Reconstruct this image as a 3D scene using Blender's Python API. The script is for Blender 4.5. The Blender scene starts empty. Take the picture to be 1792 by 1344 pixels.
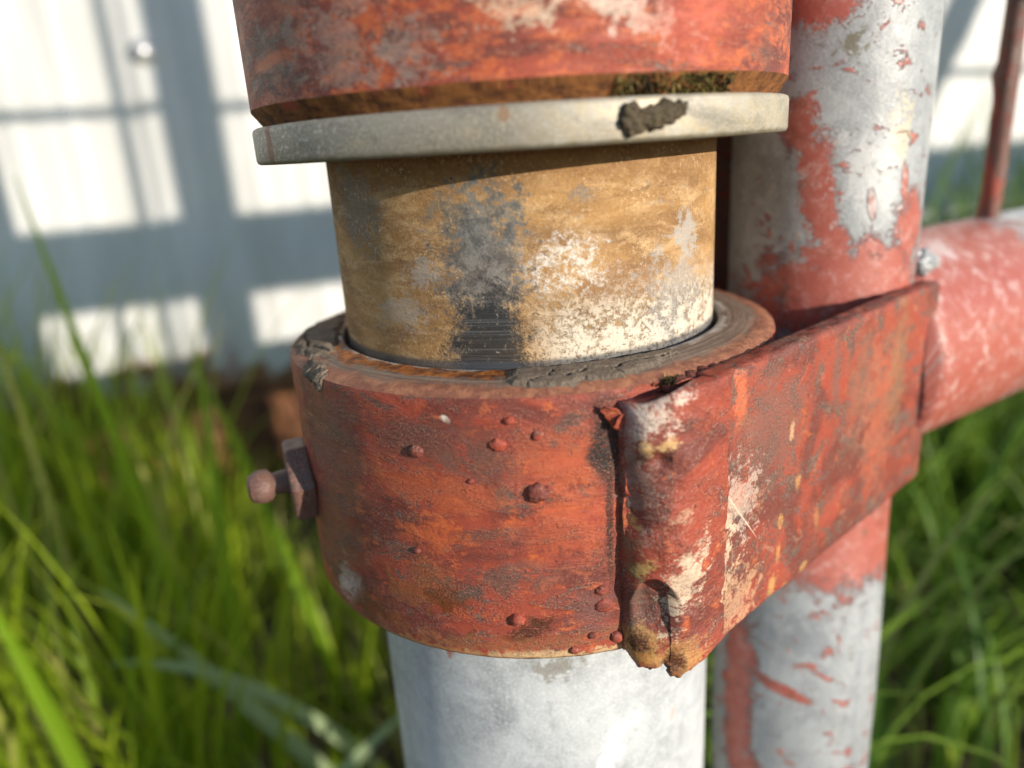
import bpy, math, random
from mathutils import Vector, Matrix, noise as mn

S = bpy.context.scene
COL = S.collection
random.seed(7)

# ------------------------------------------------------------------ camera
# metres; the camera sits at the origin, Y is ahead, Z is up
cam_data = bpy.data.cameras.new('camera')
cam_data.sensor_width = 36.0
cam_data.lens = 25.81
cam_data.clip_start = 0.005
cam_data.clip_end = 500.0
cam_data.dof.use_dof = True
cam_data.dof.focus_distance = 0.125
cam_data.dof.aperture_fstop = 7.8
cam_data.dof.aperture_blades = 0
cam = bpy.data.objects.new('camera', cam_data)
COL.objects.link(cam)
cam.matrix_world = Matrix(((0.997916, 0.064529, 0.0, 0.0),
                           (-0.020026, 0.309691, -0.950626, 0.0),
                           (-0.061343, 0.948645, 0.310338, 0.0),
                           (0.0, 0.0, 0.0, 1.0)))
S.camera = cam

# ------------------------------------------------------------------ sky, sun, exposure
SUN_AZ, SUN_EL = math.radians(132.0), math.radians(12.5)     # clockwise from +Y
world = bpy.data.worlds.new('World')
S.world = world
world.use_nodes = True
wn = world.node_tree
sky = wn.nodes.new('ShaderNodeTexSky')
sky.sky_type = 'NISHITA'
sky.sun_disc = False
sky.sun_elevation = SUN_EL
sky.sun_rotation = SUN_AZ
sky.air_density = 1.0
sky.dust_density = 0.1
sky.ozone_density = 2.0
wn.links.new(sky.outputs[0], wn.nodes['Background'].inputs[0])
wn.nodes['Background'].inputs[1].default_value = 0.15
sun_data = bpy.data.lights.new('sun', 'SUN')
sun_data.energy = 4.6
sun_data.angle = math.radians(0.53)
sun_data.color = (1.0, 0.90, 0.77)
sun = bpy.data.objects.new('sun', sun_data)
COL.objects.link(sun)
TO_SUN = Vector((math.sin(SUN_AZ) * math.cos(SUN_EL), math.cos(SUN_AZ) * math.cos(SUN_EL), math.sin(SUN_EL)))
sun.rotation_euler = (-TO_SUN).to_track_quat('-Z', 'Y').to_euler()
sun.location = TO_SUN * 3
S.view_settings.view_transform = 'Standard'
S.view_settings.look = 'None'
S.view_settings.gamma = 1.0
S.view_settings.exposure = 0.55
S.view_settings.use_curve_mapping = False
S.render.engine = 'CYCLES'
S.cycles.use_denoising = True
S.cycles.max_bounces = 8
S.cycles.sample_clamp_indirect = 8.0

# ------------------------------------------------------------------ node helper
class NB:
    def __init__(self, name):
        self.mat = bpy.data.materials.new(name)
        self.mat.use_nodes = True
        self.t = self.mat.node_tree
        self.p = self.t.nodes['Principled BSDF']
        self.out = self.t.nodes['Material Output']
    def new(self, typ, **kw):
        n = self.t.nodes.new(typ)
        for k, v in kw.items():
            setattr(n, k, v)
        return n
    def put(self, sock, v):
        if isinstance(v, bpy.types.NodeSocket):
            self.t.links.new(v, sock)
        elif isinstance(v, tuple) and len(v) == 3 and sock.type == 'RGBA':
            sock.default_value = (*v, 1.0)
        else:
            sock.default_value = v
    def uv(self):
        return self.new('ShaderNodeUVMap').outputs[0]
    def obj(self):
        return self.new('ShaderNodeTexCoord').outputs['Object']
    def island(self):
        return self.new('ShaderNodeNewGeometry').outputs['Random Per Island']
    def sc(self, v, x, y, z=1.0, loc=(0, 0, 0)):
        m = self.new('ShaderNodeMapping')
        self.put(m.inputs[0], v)
        m.inputs['Scale'].default_value = (x, y, z)
        m.inputs['Location'].default_value = loc
        return m.outputs[0]
    def noise(self, v, scale=1.0, detail=5.0, rough=0.6, dist=0.0):
        n = self.new('ShaderNodeTexNoise')
        self.put(n.inputs['Vector'], v)
        n.inputs['Scale'].default_value = scale
        n.inputs['Detail'].default_value = detail
        n.inputs['Roughness'].default_value = rough
        n.inputs['Distortion'].default_value = dist
        return n.outputs[0]
    def voro(self, v, scale, feature='F1', rand=1.0):
        n = self.new('ShaderNodeTexVoronoi', feature=feature)
        self.put(n.inputs['Vector'], v)
        n.inputs['Scale'].default_value = scale
        n.inputs['Randomness'].default_value = rand
        return n.outputs[0]
    def rng(self, x, a, b, lo=0.0, hi=1.0):
        n = self.new('ShaderNodeMapRange', interpolation_type='SMOOTHSTEP')
        self.put(n.inputs[0], x)
        for i, v in enumerate((a, b, lo, hi)):
            n.inputs[1 + i].default_value = v
        return n.outputs[0]
    def m(self, op, a, b=0.0):
        n = self.new('ShaderNodeMath', operation=op)
        self.put(n.inputs[0], a)
        self.put(n.inputs[1], b)
        return n.outputs[0]
    def mix(self, f, a, b):
        n = self.new('ShaderNodeMix', data_type='RGBA')
        self.put(n.inputs[0], f)
        self.put(n.inputs[6], a)
        self.put(n.inputs[7], b)
        return n.outputs[2]
    def ell(self, v, u0, v0, ru, rv, rot=0.0):
        m = self.new('ShaderNodeMapping', vector_type='TEXTURE')
        self.put(m.inputs[0], v)
        m.inputs['Location'].default_value = (u0, v0, 0)
        m.inputs['Rotation'].default_value = (0, 0, rot)
        m.inputs['Scale'].default_value = (ru, rv, 1)
        l = self.new('ShaderNodeVectorMath', operation='LENGTH')
        self.t.links.new(m.outputs[0], l.inputs[0])
        return l.outputs['Value']
    def spot(self, v, nz, u0, v0, ru, rv, rot=0.0, ragged=1.4, soft=0.35):
        """ellipse with an edge eaten away by noise (coarse by nz, fine by a shared speckle)"""
        if not hasattr(self, 'speck'):
            uvn = self.uv()
            self.speck = self.noise(uvn, 1300, 4, 0.8)
            self.coarse = self.noise(uvn, 210, 5, 0.7, 0.6)
        d = self.ell(v, u0, v0, ru, rv, rot)
        d = self.m('ADD', d, self.m('MULTIPLY', self.m('SUBTRACT', nz, 0.5), ragged * 1.7))
        d = self.m('ADD', d, self.m('MULTIPLY', self.m('SUBTRACT', self.speck, 0.5), 0.5 + ragged * 0.9))
        d = self.m('ADD', d, self.m('MULTIPLY', self.m('SUBTRACT', self.coarse, 0.5), ragged * 1.6))
        return self.rng(d, 1.0 + soft * 0.6, 1.0 - soft * 0.6)
    def sep(self, v, i):
        n = self.new('ShaderNodeSeparateXYZ')
        self.put(n.inputs[0], v)
        return n.outputs[i]
    def bump(self, h, dist, strength=1.0, normal=None):
        n = self.new('ShaderNodeBump')
        n.inputs['Strength'].default_value = strength
        n.inputs['Distance'].default_value = dist
        self.put(n.inputs['Height'], h)
        if normal is not None:
            self.put(n.inputs['Normal'], normal)
        return n.outputs[0]
    def done(self, col, rough=0.7, normal=None, metal=0.0, spec=0.4):
        self.put(self.p.inputs['Base Color'], col)
        self.put(self.p.inputs['Roughness'], rough)
        self.put(self.p.inputs['Metallic'], metal)
        self.put(self.p.inputs['Specular IOR Level'], spec)
        if normal is not None:
            self.put(self.p.inputs['Normal'], normal)
        return self.mat

# paint, metal and painted-shade colours (linear)
RED, ORANGE, DEEP = (0.30, 0.056, 0.032), (0.56, 0.135, 0.040), (0.15, 0.036, 0.027)
BROWN, GREYB, CHALK = (0.105, 0.060, 0.047), (0.115, 0.092, 0.080), (0.55, 0.44, 0.37)
RUST, RUSTD, OCHRE = (0.26, 0.085, 0.018), (0.060, 0.020, 0.009), (0.55, 0.30, 0.10)
ZINC, ZINCD, BLACK = (0.44, 0.46, 0.47), (0.24, 0.255, 0.27), (0.016, 0.013, 0.012)

def red_paint(name, spots=(), stretch=(1.0, 2.2), seed=0.0, brown=0.5, orange=0.5, chalk=0.35, pits=0.5, ochre=0.0, bump=1.0):
    """weathered red oxide paint; spots: (u, v, ru, rv, rot, colour, ragged, strength)"""
    b = NB(name)
    uv = b.sc(b.uv(), 1, 1, 1, (seed, seed * 0.7, 0))
    raw = b.uv()
    st = b.sc(uv, stretch[0], stretch[1])
    big = b.noise(st, 55, 6, 0.62, 0.6)
    mid = b.noise(st, 190, 6, 0.68, 0.5)
    mid2 = b.noise(b.sc(st, 1, 1.6, 1, (3.1, 1.7, 0)), 130, 7, 0.7, 0.8)
    fine = b.noise(uv, 900, 5, 0.72)
    grain = b.noise(uv, 2600, 3, 0.7)
    streak = b.noise(b.sc(uv, 0.35, 4.0, 1, (1.3, 4.2, 0)), 240, 6, 0.75, 0.9)
    edge = b.noise(uv, 420, 6, 0.75)
    m3 = b.noise(b.sc(uv, 1, 1.25, 1, (7.7, 2.2, 0)), 480, 6, 0.78, 0.4)
    speck = b.noise(uv, 1500, 4, 0.8)
    col = b.mix(b.rng(big, 0.42, 0.56), DEEP, RED)
    f_or = b.rng(b.m('ADD', b.m('MULTIPLY', mid, 0.6), b.m('ADD', b.m('MULTIPLY', m3, 0.25), b.m('MULTIPLY', speck, 0.15))), 0.585 - 0.10 * orange, 0.66 - 0.10 * orange)
    col = b.mix(b.m('MULTIPLY', f_or, 0.9), col, b.mix(b.rng(m3, 0.35, 0.65), RED, ORANGE))
    f_br = b.rng(b.m('ADD', b.m('MULTIPLY', mid2, 0.6), b.m('ADD', b.m('MULTIPLY', edge, 0.25), b.m('MULTIPLY', speck, 0.15))), 0.60 - 0.11 * brown, 0.665 - 0.11 * brown)
    col = b.mix(b.m('MULTIPLY', f_br, 0.88), col, b.mix(b.rng(m3, 0.38, 0.62), BROWN, GREYB))
    col = b.mix(b.rng(streak, 0.56, 0.72, 0.0, 0.45 * brown), col, b.mix(speck, BROWN, GREYB))
    col = b.mix(b.rng(m3, 0.58, 0.68, 0.0, 0.55), col, b.mix(big, (0.10, 0.045, 0.035), (0.40, 0.15, 0.085)))
    f_ch = b.m('MULTIPLY', b.rng(speck, 0.56, 0.68), b.rng(mid2, 0.44, 0.62, 0.12, 1.0))
    col = b.mix(b.m('MULTIPLY', f_ch, chalk), col, CHALK)
    if ochre:
        oc = b.m('ADD', b.m('MULTIPLY', b.noise(b.sc(uv, 1, 1, 1, (9, 2, 0)), 150, 6, 0.7, 0.5), 0.7), b.m('MULTIPLY', speck, 0.3))
        col = b.mix(b.rng(oc, 0.56, 0.64, 0.0, ochre), col, b.mix(edge, OCHRE, CHALK))
    f_pit = b.rng(b.noise(b.sc(uv, 1, 1, 1, (5, 5, 0)), 620, 4, 0.65), 0.37, 0.31)
    col = b.mix(b.m('MULTIPLY', f_pit, pits), col, (0.055, 0.030, 0.024))
    for (u, v, ru, rv, rot, c, ragged, k) in spots:
        s = b.spot(raw, edge, u, v, ru, rv, rot, ragged, 0.7)
        s = b.m('MULTIPLY', s, b.rng(speck, 0.36, 0.50, 0.45, 1.0))
        col = b.mix(b.m('MULTIPLY', s, k), col, c)
    gm = b.rng(mid2, 0.40, 0.60, 0.15, 0.75)
    col = b.mix(b.m('MULTIPLY', b.rng(b.m('ABSOLUTE', b.m('SUBTRACT', grain, 0.5)), 0.02, 0.16), gm), col, b.mix(b.rng(grain, 0.42, 0.58), (0.05, 0.022, 0.016), (0.38, 0.17, 0.105)))
    hsum = b.m('ADD', b.m('MULTIPLY', b.m('MULTIPLY', fine, gm), 0.6), b.m('MULTIPLY', mid2, 0.55))
    hsum = b.m('ADD', hsum, b.m('MULTIPLY', m3, 0.25))
    hsum = b.m('SUBTRACT', hsum, b.m('MULTIPLY', f_br, 0.22))
    hsum = b.m('SUBTRACT', hsum, b.m('MULTIPLY', f_pit, 0.5 * pits))
    nrm = b.bump(hsum, 0.00045 * bump, 0.9)
    rough = b.rng(mid, 0.3, 0.7, 0.62, 0.42)
    return b.done(col, rough, nrm, 0.0, 0.35)

def zinc(name, spots=(), red=0.0, seed=0.0, bright=1.0, rust=0.0, red_at=None, chalk=0.4):
    """galvanised pipe, with left-over red paint where red > 0; red_at: list of (u, v, ru, rv, rot) paint areas"""
    b = NB(name)
    raw = b.uv()
    uv = b.sc(raw, 1, 1, 1, (seed, seed * 0.6, 0))
    big = b.noise(uv, 60, 6, 0.6, 0.4)
    mid = b.noise(uv, 260, 7, 0.72, 0.4)
    fine = b.noise(uv, 1100, 4, 0.7)
    blotch = b.noise(b.sc(uv, 1.0, 1.3, 1, (2, 7, 0)), 120, 7, 0.68, 1.0)
    z1 = tuple(min(0.8, c * bright) for c in ZINC)
    z0 = tuple(c * bright for c in ZINCD)
    col = b.mix(b.rng(big, 0.3, 0.7), z0, z1)
    col = b.mix(b.rng(mid, 0.42, 0.70, 0.0, 0.55), col, tuple(min(0.8, c * 1.25) for c in z1))
    col = b.mix(b.rng(b.noise(b.sc(uv, 1, 1, 1, (4, 4, 0)), 380, 6, 0.7), 0.60, 0.72, 0.0, 0.45), col, (0.16, 0.17, 0.17))
    sp_ = b.noise(uv, 1700, 4, 0.8)
    col = b.mix(b.rng(sp_, 0.36, 0.64, 0.0, 0.45), col, b.mix(b.rng(sp_, 0.42, 0.58), tuple(c * 0.7 for c in z0), tuple(min(0.82, c * 1.3) for c in z1)))
    col = b.mix(b.rng(b.noise(b.sc(uv, 1.6, 0.4, 1, (6, 4, 0)), 150, 6, 0.75), 0.54, 0.68, 0.0, 0.4), col, tuple(c * 0.75 for c in z0))
    h = b.m('ADD', b.m('MULTIPLY', fine, 0.4), b.m('MULTIPLY', mid, 0.6))
    rmask = None
    if red > 0:
        rmask = b.rng(b.m('ADD', blotch, b.m('MULTIPLY', b.m('SUBTRACT', mid, 0.5), 0.45)), 0.68 - 0.2 * red, 0.73 - 0.2 * red)
    for (u, v, ru, rv, rot) in (red_at or ()):
        s = b.spot(raw, b.m('ADD', b.m('MULTIPLY', blotch, 0.7), b.m('MULTIPLY', mid, 0.3)), u, v, ru, rv, rot, 1.3, 0.30)
        rmask = s if rmask is None else b.m('MAXIMUM', rmask, s)
    if rmask is not None:
        pc = b.mix(mid, (0.30, 0.062, 0.045), (0.42, 0.125, 0.09))
        pc = b.mix(b.rng(b.m('ADD', b.m('MULTIPLY', mid, 0.6), b.m('MULTIPLY', sp_, 0.4)), 0.50, 0.64, 0.0, chalk), pc, (0.62, 0.52, 0.50))
        pc = b.mix(b.rng(b.noise(b.sc(uv, 1, 1, 1, (1, 9, 0)), 170, 6, 0.7), 0.55, 0.68, 0, 0.6), pc, (0.20, 0.065, 0.045))
        col = b.mix(rmask, col, pc)
        h = b.m('ADD', h, b.m('MULTIPLY', rmask, 1.1))
    for (u, v, ru, rv, rot, c, ragged, k) in spots:
        s = b.spot(raw, mid, u, v, ru, rv, rot, ragged)
        col = b.mix(b.m('MULTIPLY', s, k), col, c)
    if rust:
        col = b.mix(b.rng(b.noise(b.sc(uv, 1, 1, 1, (8, 1, 0)), 210, 6, 0.7), 0.58, 0.70, 0.0, rust), col, (0.10, 0.085, 0.05))
    nrm = b.bump(h, 0.0003, 0.8)
    rough = b.rng(mid, 0.3, 0.7, 0.5, 0.36)
    return b.done(col, rough, nrm, 0.0, 0.5)

# ------------------------------------------------------------------ mesh helpers
def mesh_obj(name, verts, faces, mat, parent=None, uvs=None, smooth=True, loc=None):
    me = bpy.data.meshes.new(name)
    me.from_pydata([tuple(v) for v in verts], [], faces)
    if uvs is not None:
        lay = me.uv_layers.new(name='UVMap')
        vi = [0] * len(me.loops)
        me.loops.foreach_get('vertex_index', vi)
        flat = [c for i in vi for c in uvs[i][:2]]
        lay.data.foreach_set('uv', flat)
    me.polygons.foreach_set('use_smooth', [smooth] * len(me.polygons))
    me.materials.append(mat)
    me.update()
    o = bpy.data.objects.new(name, me)
    COL.objects.link(o)
    if loc is not None:
        o.location = loc
    if parent is not None:
        o.parent = parent
        o.matrix_parent_inverse = Matrix.Translation(-Vector(parent.location))
    return o

def empty(name, loc):
    o = bpy.data.objects.new(name, None)
    o.empty_display_size = 0.02
    o.location = loc
    COL.objects.link(o)
    return o

def tag(o, label, cat=None, group=None, kind=None):
    if label:
        o['label'] = label
    if cat:
        o['category'] = cat
    if group:
        o['group'] = group
    if kind:
        o['kind'] = kind
    return o

def grid_faces(nr, nc, off=0, flip=False):
    f = []
    for i in range(nr - 1):
        for j in range(nc - 1):
            a, b_, c, d = off + i * nc + j, off + i * nc + j + 1, off + (i + 1) * nc + j + 1, off + (i + 1) * nc + j
            f.append((a, d, c, b_) if flip else (a, b_, c, d))
    return f

def fnoise(x, y, z, octv=4):
    return mn.fractal(Vector((x, y, z)), 0.6, 2.0, octv)

AX = Vector((0.0046, 0.155, 0.0))          # axis of the hinge post
def at_post(th, r, z):                     # th = 0 faces the camera side, + turns to the right
    return Vector((AX.x + r * math.sin(th), AX.y - r * math.cos(th), z))

def revolve(name, prof, mat, parent=None, n=220, disp=None, sharp=None, axis=AX, uref=None):
    """prof: (r, z) from top outside round; open strip closed at the back so that UVs stay clean"""
    uref = uref or max(p[0] for p in prof)
    verts, uvs = [], []
    zm = 0.5 * (max(p[1] for p in prof) + min(p[1] for p in prof))
    for k, (r, z) in enumerate(prof):
        for j in range(n + 1):
            th = -math.pi + 2 * math.pi * j / n
            dr, dz = disp(th, r, z) if disp else (0.0, 0.0)
            verts.append((axis.x + (r + dr) * math.sin(th), axis.y - (r + dr) * math.cos(th), z + dz))
            uvs.append((th * uref, z + (uref - r) * (1 if z > zm else -1)))
    faces = grid_faces(len(prof), n + 1, 0, True)
    return mesh_obj(name, verts, faces, mat, parent, uvs)

def dense(prof, step):
    out = [prof[0]]
    for a, b_ in zip(prof, prof[1:]):
        L = math.hypot(b_[0] - a[0], b_[1] - a[1])
        k = max(1, int(L / step))
        for i in range(1, k + 1):
            t = i / k
            out.append((a[0] + (b_[0] - a[0]) * t, a[1] + (b_[1] - a[1]) * t))
    return out

def tube(name, pts, rad, mat, parent=None, n=48, sub=6, disp=None, cap=True):
    """round pipe along a polyline (already smooth); UV = (arc round the pipe, length along it from the first point's z)"""
    P = [Vector(p) for p in pts]
    verts, uvs, L = [], [], 0.0
    side = None
    for i, p in enumerate(P):
        d = (P[min(i + 1, len(P) - 1)] - P[max(i - 1, 0)]).normalized()
        if i:
            L += (p - P[i - 1]).length
        if side is None:
            side = Vector((0, -1, 0)) if abs(d.z) > 0.7 else Vector((0, 0, 1))
        side = (side - d * side.dot(d)).normalized()
        other = d.cross(side)
        r = rad(i / (len(P) - 1)) if callable(rad) else rad
        for j in range(n + 1):
            th = -math.pi + 2 * math.pi * j / n
            q = side * math.cos(th) + other * math.sin(th)
            rr = r + (disp(th, L) if disp else 0.0)
            verts.append(p + q * rr)
            uvs.append((th * r, L))
    faces = grid_faces(len(P), n + 1)
    if cap:
        for k, i in enumerate((0, len(P) - 1)):
            c = len(verts)
            verts.append(P[i]); uvs.append((0, 0))
            for j in range(n):
                a, b_ = i * (n + 1) + j, i * (n + 1) + j + 1
                faces.append((c, b_, a) if k == 0 else (c, a, b_))
    return mesh_obj(name, verts, faces, mat, parent, uvs)

def patch(name, u0, u1, v0, v1, step, hfun, mapf, mat, parent=None, base=-0.0004):
    """raised patch: hfun(u, v) -> height (<= 0 is outside), mapf(u, v, h) -> point"""
    nu, nv = max(2, int((u1 - u0) / step) + 1), max(2, int((v1 - v0) / step) + 1)
    idx, verts, uvs, hh = {}, [], [], {}
    for i in range(nu):
        for j in range(nv):
            u, v = u0 + (u1 - u0) * i / (nu - 1), v0 + (v1 - v0) * j / (nv - 1)
            hh[i, j] = (u, v, hfun(u, v))
    def vid(i, j):
        if (i, j) not in idx:
            u, v, h = hh[i, j]
            idx[i, j] = len(verts)
            verts.append(mapf(u, v, h if h > 0 else base)); uvs.append((u, v))
        return idx[i, j]
    faces = []
    for i in range(nu - 1):
        for j in range(nv - 1):
            c = [(i, j), (i + 1, j), (i + 1, j + 1), (i, j + 1)]
            if any(hh[k][2] > 0 for k in c):
                faces.append([vid(*k) for k in c])
    o = mesh_obj(name, verts, faces, mat, parent, uvs)
    return o

def smooth01(x, a, b_):
    t = max(0.0, min(1.0, (x - a) / (b_ - a)))
    return t * t * (3 - 2 * t)

def box(verts, faces, cx, cy, cz, sx, sy, sz, ux=(1, 0), bev=0.0):
    u = Vector((ux[0], ux[1], 0)); w = Vector((-ux[1], ux[0], 0))
    o = len(verts)
    for k in (-1, 1):
        for (a, c) in ((-1, -1), (1, -1), (1, 1), (-1, 1)):
            verts.append(Vector((cx, cy, cz)) + u * (a * sx / 2) + w * (c * sy / 2) + Vector((0, 0, k * sz / 2)))
    faces += [tuple(o + i for i in f) for f in ((3, 2, 1, 0), (4, 5, 6, 7), (0, 1, 5, 4), (1, 2, 6, 5), (2, 3, 7, 6), (3, 0, 4, 7))]

GROUND = -0.345

# ================================================================== the setting
def soil_mat():
    b = NB('soil')
    o = b.obj()
    n1, n2 = b.noise(o, 14, 6, 0.65), b.noise(o, 160, 5, 0.7)
    col = b.mix(b.rng(n1, 0.35, 0.65), (0.085, 0.062, 0.042), (0.17, 0.13, 0.088))
    col = b.mix(b.rng(n2, 0.5, 0.7, 0, 0.6), col, (0.26, 0.21, 0.14))
    return b.done(col, 0.95, b.bump(n2, 0.01, 0.9), 0, 0.2)

gv, gf = [], []
NG = 60
for i in range(NG + 1):
    for j in range(NG + 1):
        # fine near the gate, reaching out to 60 m
        a, c = 2 * i / NG - 1, 2 * j / NG - 1
        x, y = 60 * a * abs(a) ** 3 + 0.1, 60 * c * abs(c) ** 3 + 0.4
        gv.append((x, y, GROUND + 0.012 * fnoise(x * 6, y * 6, 0.3)))
gf = grid_faces(NG + 1, NG + 1)
ground = mesh_obj('ground', gv, gf, soil_mat())
ground['kind'] = 'structure'

# ------------------------------------------------------------------ white clad wall behind
W0, WD = Vector((-0.44, 0.66, 0.0)), Vector((math.cos(math.radians(15)), math.sin(math.radians(15)), 0.0))
WN = Vector((WD.y, -WD.x, 0.0))            # faces the camera
def on_wall(t, z, off=0.0):
    p = W0 + WD * t + WN * off
    return Vector((p.x, p.y, z))

def wall_mat():
    b = NB('white_sheet')
    uv = b.uv()
    n1 = b.noise(b.sc(uv, 1, 0.25), 22, 5, 0.6)
    n2 = b.noise(uv, 260, 4, 0.7)
    col = b.mix(b.rng(n1, 0.35, 0.7), (0.50, 0.50, 0.48), (0.60, 0.60, 0.59))
    col = b.mix(b.rng(b.noise(b.sc(uv, 3, 0.5, 1, (2, 3, 0)), 9, 5, 0.6), 0.58, 0.75, 0, 0.30), col, (0.50, 0.44, 0.34))
    col = b.mix(b.rng(n2, 0.55, 0.8, 0, 0.15), col, (0.5, 0.5, 0.48))
    # rust creeping up from the lower edge
    v = b.sep(uv, 1)
    e = b.m('ADD', v, b.m('MULTIPLY', b.m('SUBTRACT', b.noise(uv, 26, 6, 0.7), 0.5), 0.16))
    col = b.mix(b.rng(e, -0.175, -0.205), col, b.mix(n1, (0.30, 0.13, 0.05), (0.10, 0.045, 0.03)))
    return b.done(col, 0.45, b.bump(n2, 0.0004, 0.3), 0, 0.4)

wall = empty('shed_wall', on_wall(0.6, GROUND))
tag(wall, 'white ribbed metal shed wall standing behind the hinge and the grass', 'wall')
SHEET_MAT = wall_mat()
rib_t = [-1.75 + 0.19 * k for k in range(28)]
def sheet_profile(t):
    h = 0.0
    for r in rib_t:
        d = abs(t - r)
        h = max(h, 0.007 * (1 - smooth01(d, 0.010, 0.021)))
        d2 = min(abs(t - r - 0.072), abs(t - r - 0.118))
        h = max(h, 0.0016 * (1 - smooth01(d2, 0.003, 0.009)))
    return h
for (ta, tb) in ((-1.80, -0.755), (-0.745, 0.345), (0.335, 1.385), (1.375, 2.40), (2.39, 3.42)):
    n = int((tb - ta) / 0.004)
    vs, us = [], []
    for k, z in enumerate((2.2, 1.0, 0.4, 0.0, -0.12, -0.213)):
        for i in range(n + 1):
            t = ta + (tb - ta) * i / n
            lap = 0.0012 if ta in (-0.745, 1.375) else 0.0
            vs.append(on_wall(t, z, sheet_profile(t) + lap)); us.append((t, z))
    mesh_obj('cladding_sheet', vs, grid_faces(6, n + 1, 0, True), SHEET_MAT, wall, us)

def footing_mat():
    b = NB('rusty_footing')
    uv = b.uv()
    n1, n2 = b.noise(uv, 30, 6, 0.7), b.noise(uv, 220, 5, 0.7)
    col = b.mix(b.rng(n1, 0.3, 0.7), (0.045, 0.020, 0.014), (0.24, 0.10, 0.045))
    col = b.mix(b.rng(n2, 0.5, 0.75, 0, 0.7), col, (0.36, 0.20, 0.09))
    return b.done(col, 0.9, b.bump(n2, 0.003, 0.8), 0, 0.2)
vs, us = [], []
for z, off in ((-0.195, -0.012), (-0.235, 0.004), (-0.30, 0.010), (-0.40, 0.012)):
    for i in range(261):
        t = -1.8 + 5.2 * i / 260
        vs.append(on_wall(t, z, off + 0.004 * fnoise(t * 25, z * 25, 1))); us.append((t, z))
mesh_obj('footing', vs, grid_faces(4, 261, 0, True), footing_mat(), wall, us)

b = NB('screw_metal')
SCREW_MAT = b.done(b.mix(b.noise(b.obj(), 200, 3), (0.45, 0.45, 0.46), (0.68, 0.68, 0.68)), 0.35, None, 0.5)
def screw(t, z):
    o = on_wall(t, z, sheet_profile(t) + 0.0005)
    vs, n = [], 24
    prof = [(0.0105, 0.0), (0.0105, 0.0022), (0.0075, 0.0034), (0.0068, 0.0075), (0.0048, 0.0100), (0.0, 0.0108)]
    for (r, h) in prof:
        for j in range(n):
            a = 2 * math.pi * j / n
            k = 1.0 if r > 0.007 else 1 - 0.05 * math.cos(6 * a)
            vs.append(o + WD * (r * k * math.cos(a)) + Vector((0, 0, r * k * math.sin(a))) + WN * h)
    fs = []
    for k in range(len(prof) - 1):
        for j in range(n):
            fs.append((k * n + j, k * n + (j + 1) % n, (k + 1) * n + (j + 1) % n, (k + 1) * n + j))
    return mesh_obj('screw', vs, fs, SCREW_MAT, wall)
screw(0.147, 0.094)
for k in (-4, -2, 2, 4, 6, 8):
    screw(0.147 + 0.19 * k, 0.094)

# ================================================================== hinge post: lower pipe
lower_mat = zinc('lower_pipe_zinc', spots=[
    (0.0004, -0.0955, 0.004, 0.0022, 0.2, (0.16, 0.13, 0.08), 2.6, 0.55),
    (0.0115, -0.1170, 0.0022, 0.0055, -0.3, (0.80, 0.82, 0.82), 1.8, 0.95),
    (0.0270, -0.1165, 0.0006, 0.0020, -0.4, (0.62, 0.36, 0.30), 0.8, 0.8),
    (-0.0219, -0.0920, 0.0012, 0.0040, 0.1, (0.36, 0.13, 0.09), 1.0, 0.9),
    (-0.0260, -0.0900, 0.0008, 0.0030, 0.1, (0.36, 0.13, 0.09), 1.0, 0.8)], seed=1.0, bright=1.12)
post = empty('gate_post', (AX.x, AX.y, GROUND))
tag(post, 'plain grey galvanised post under the red hinge collar', 'post')
revolve('pipe', dense([(0.0386, -0.070), (0.0386, GROUND - 0.01)], 0.01), lower_mat, post, 128)
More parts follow.
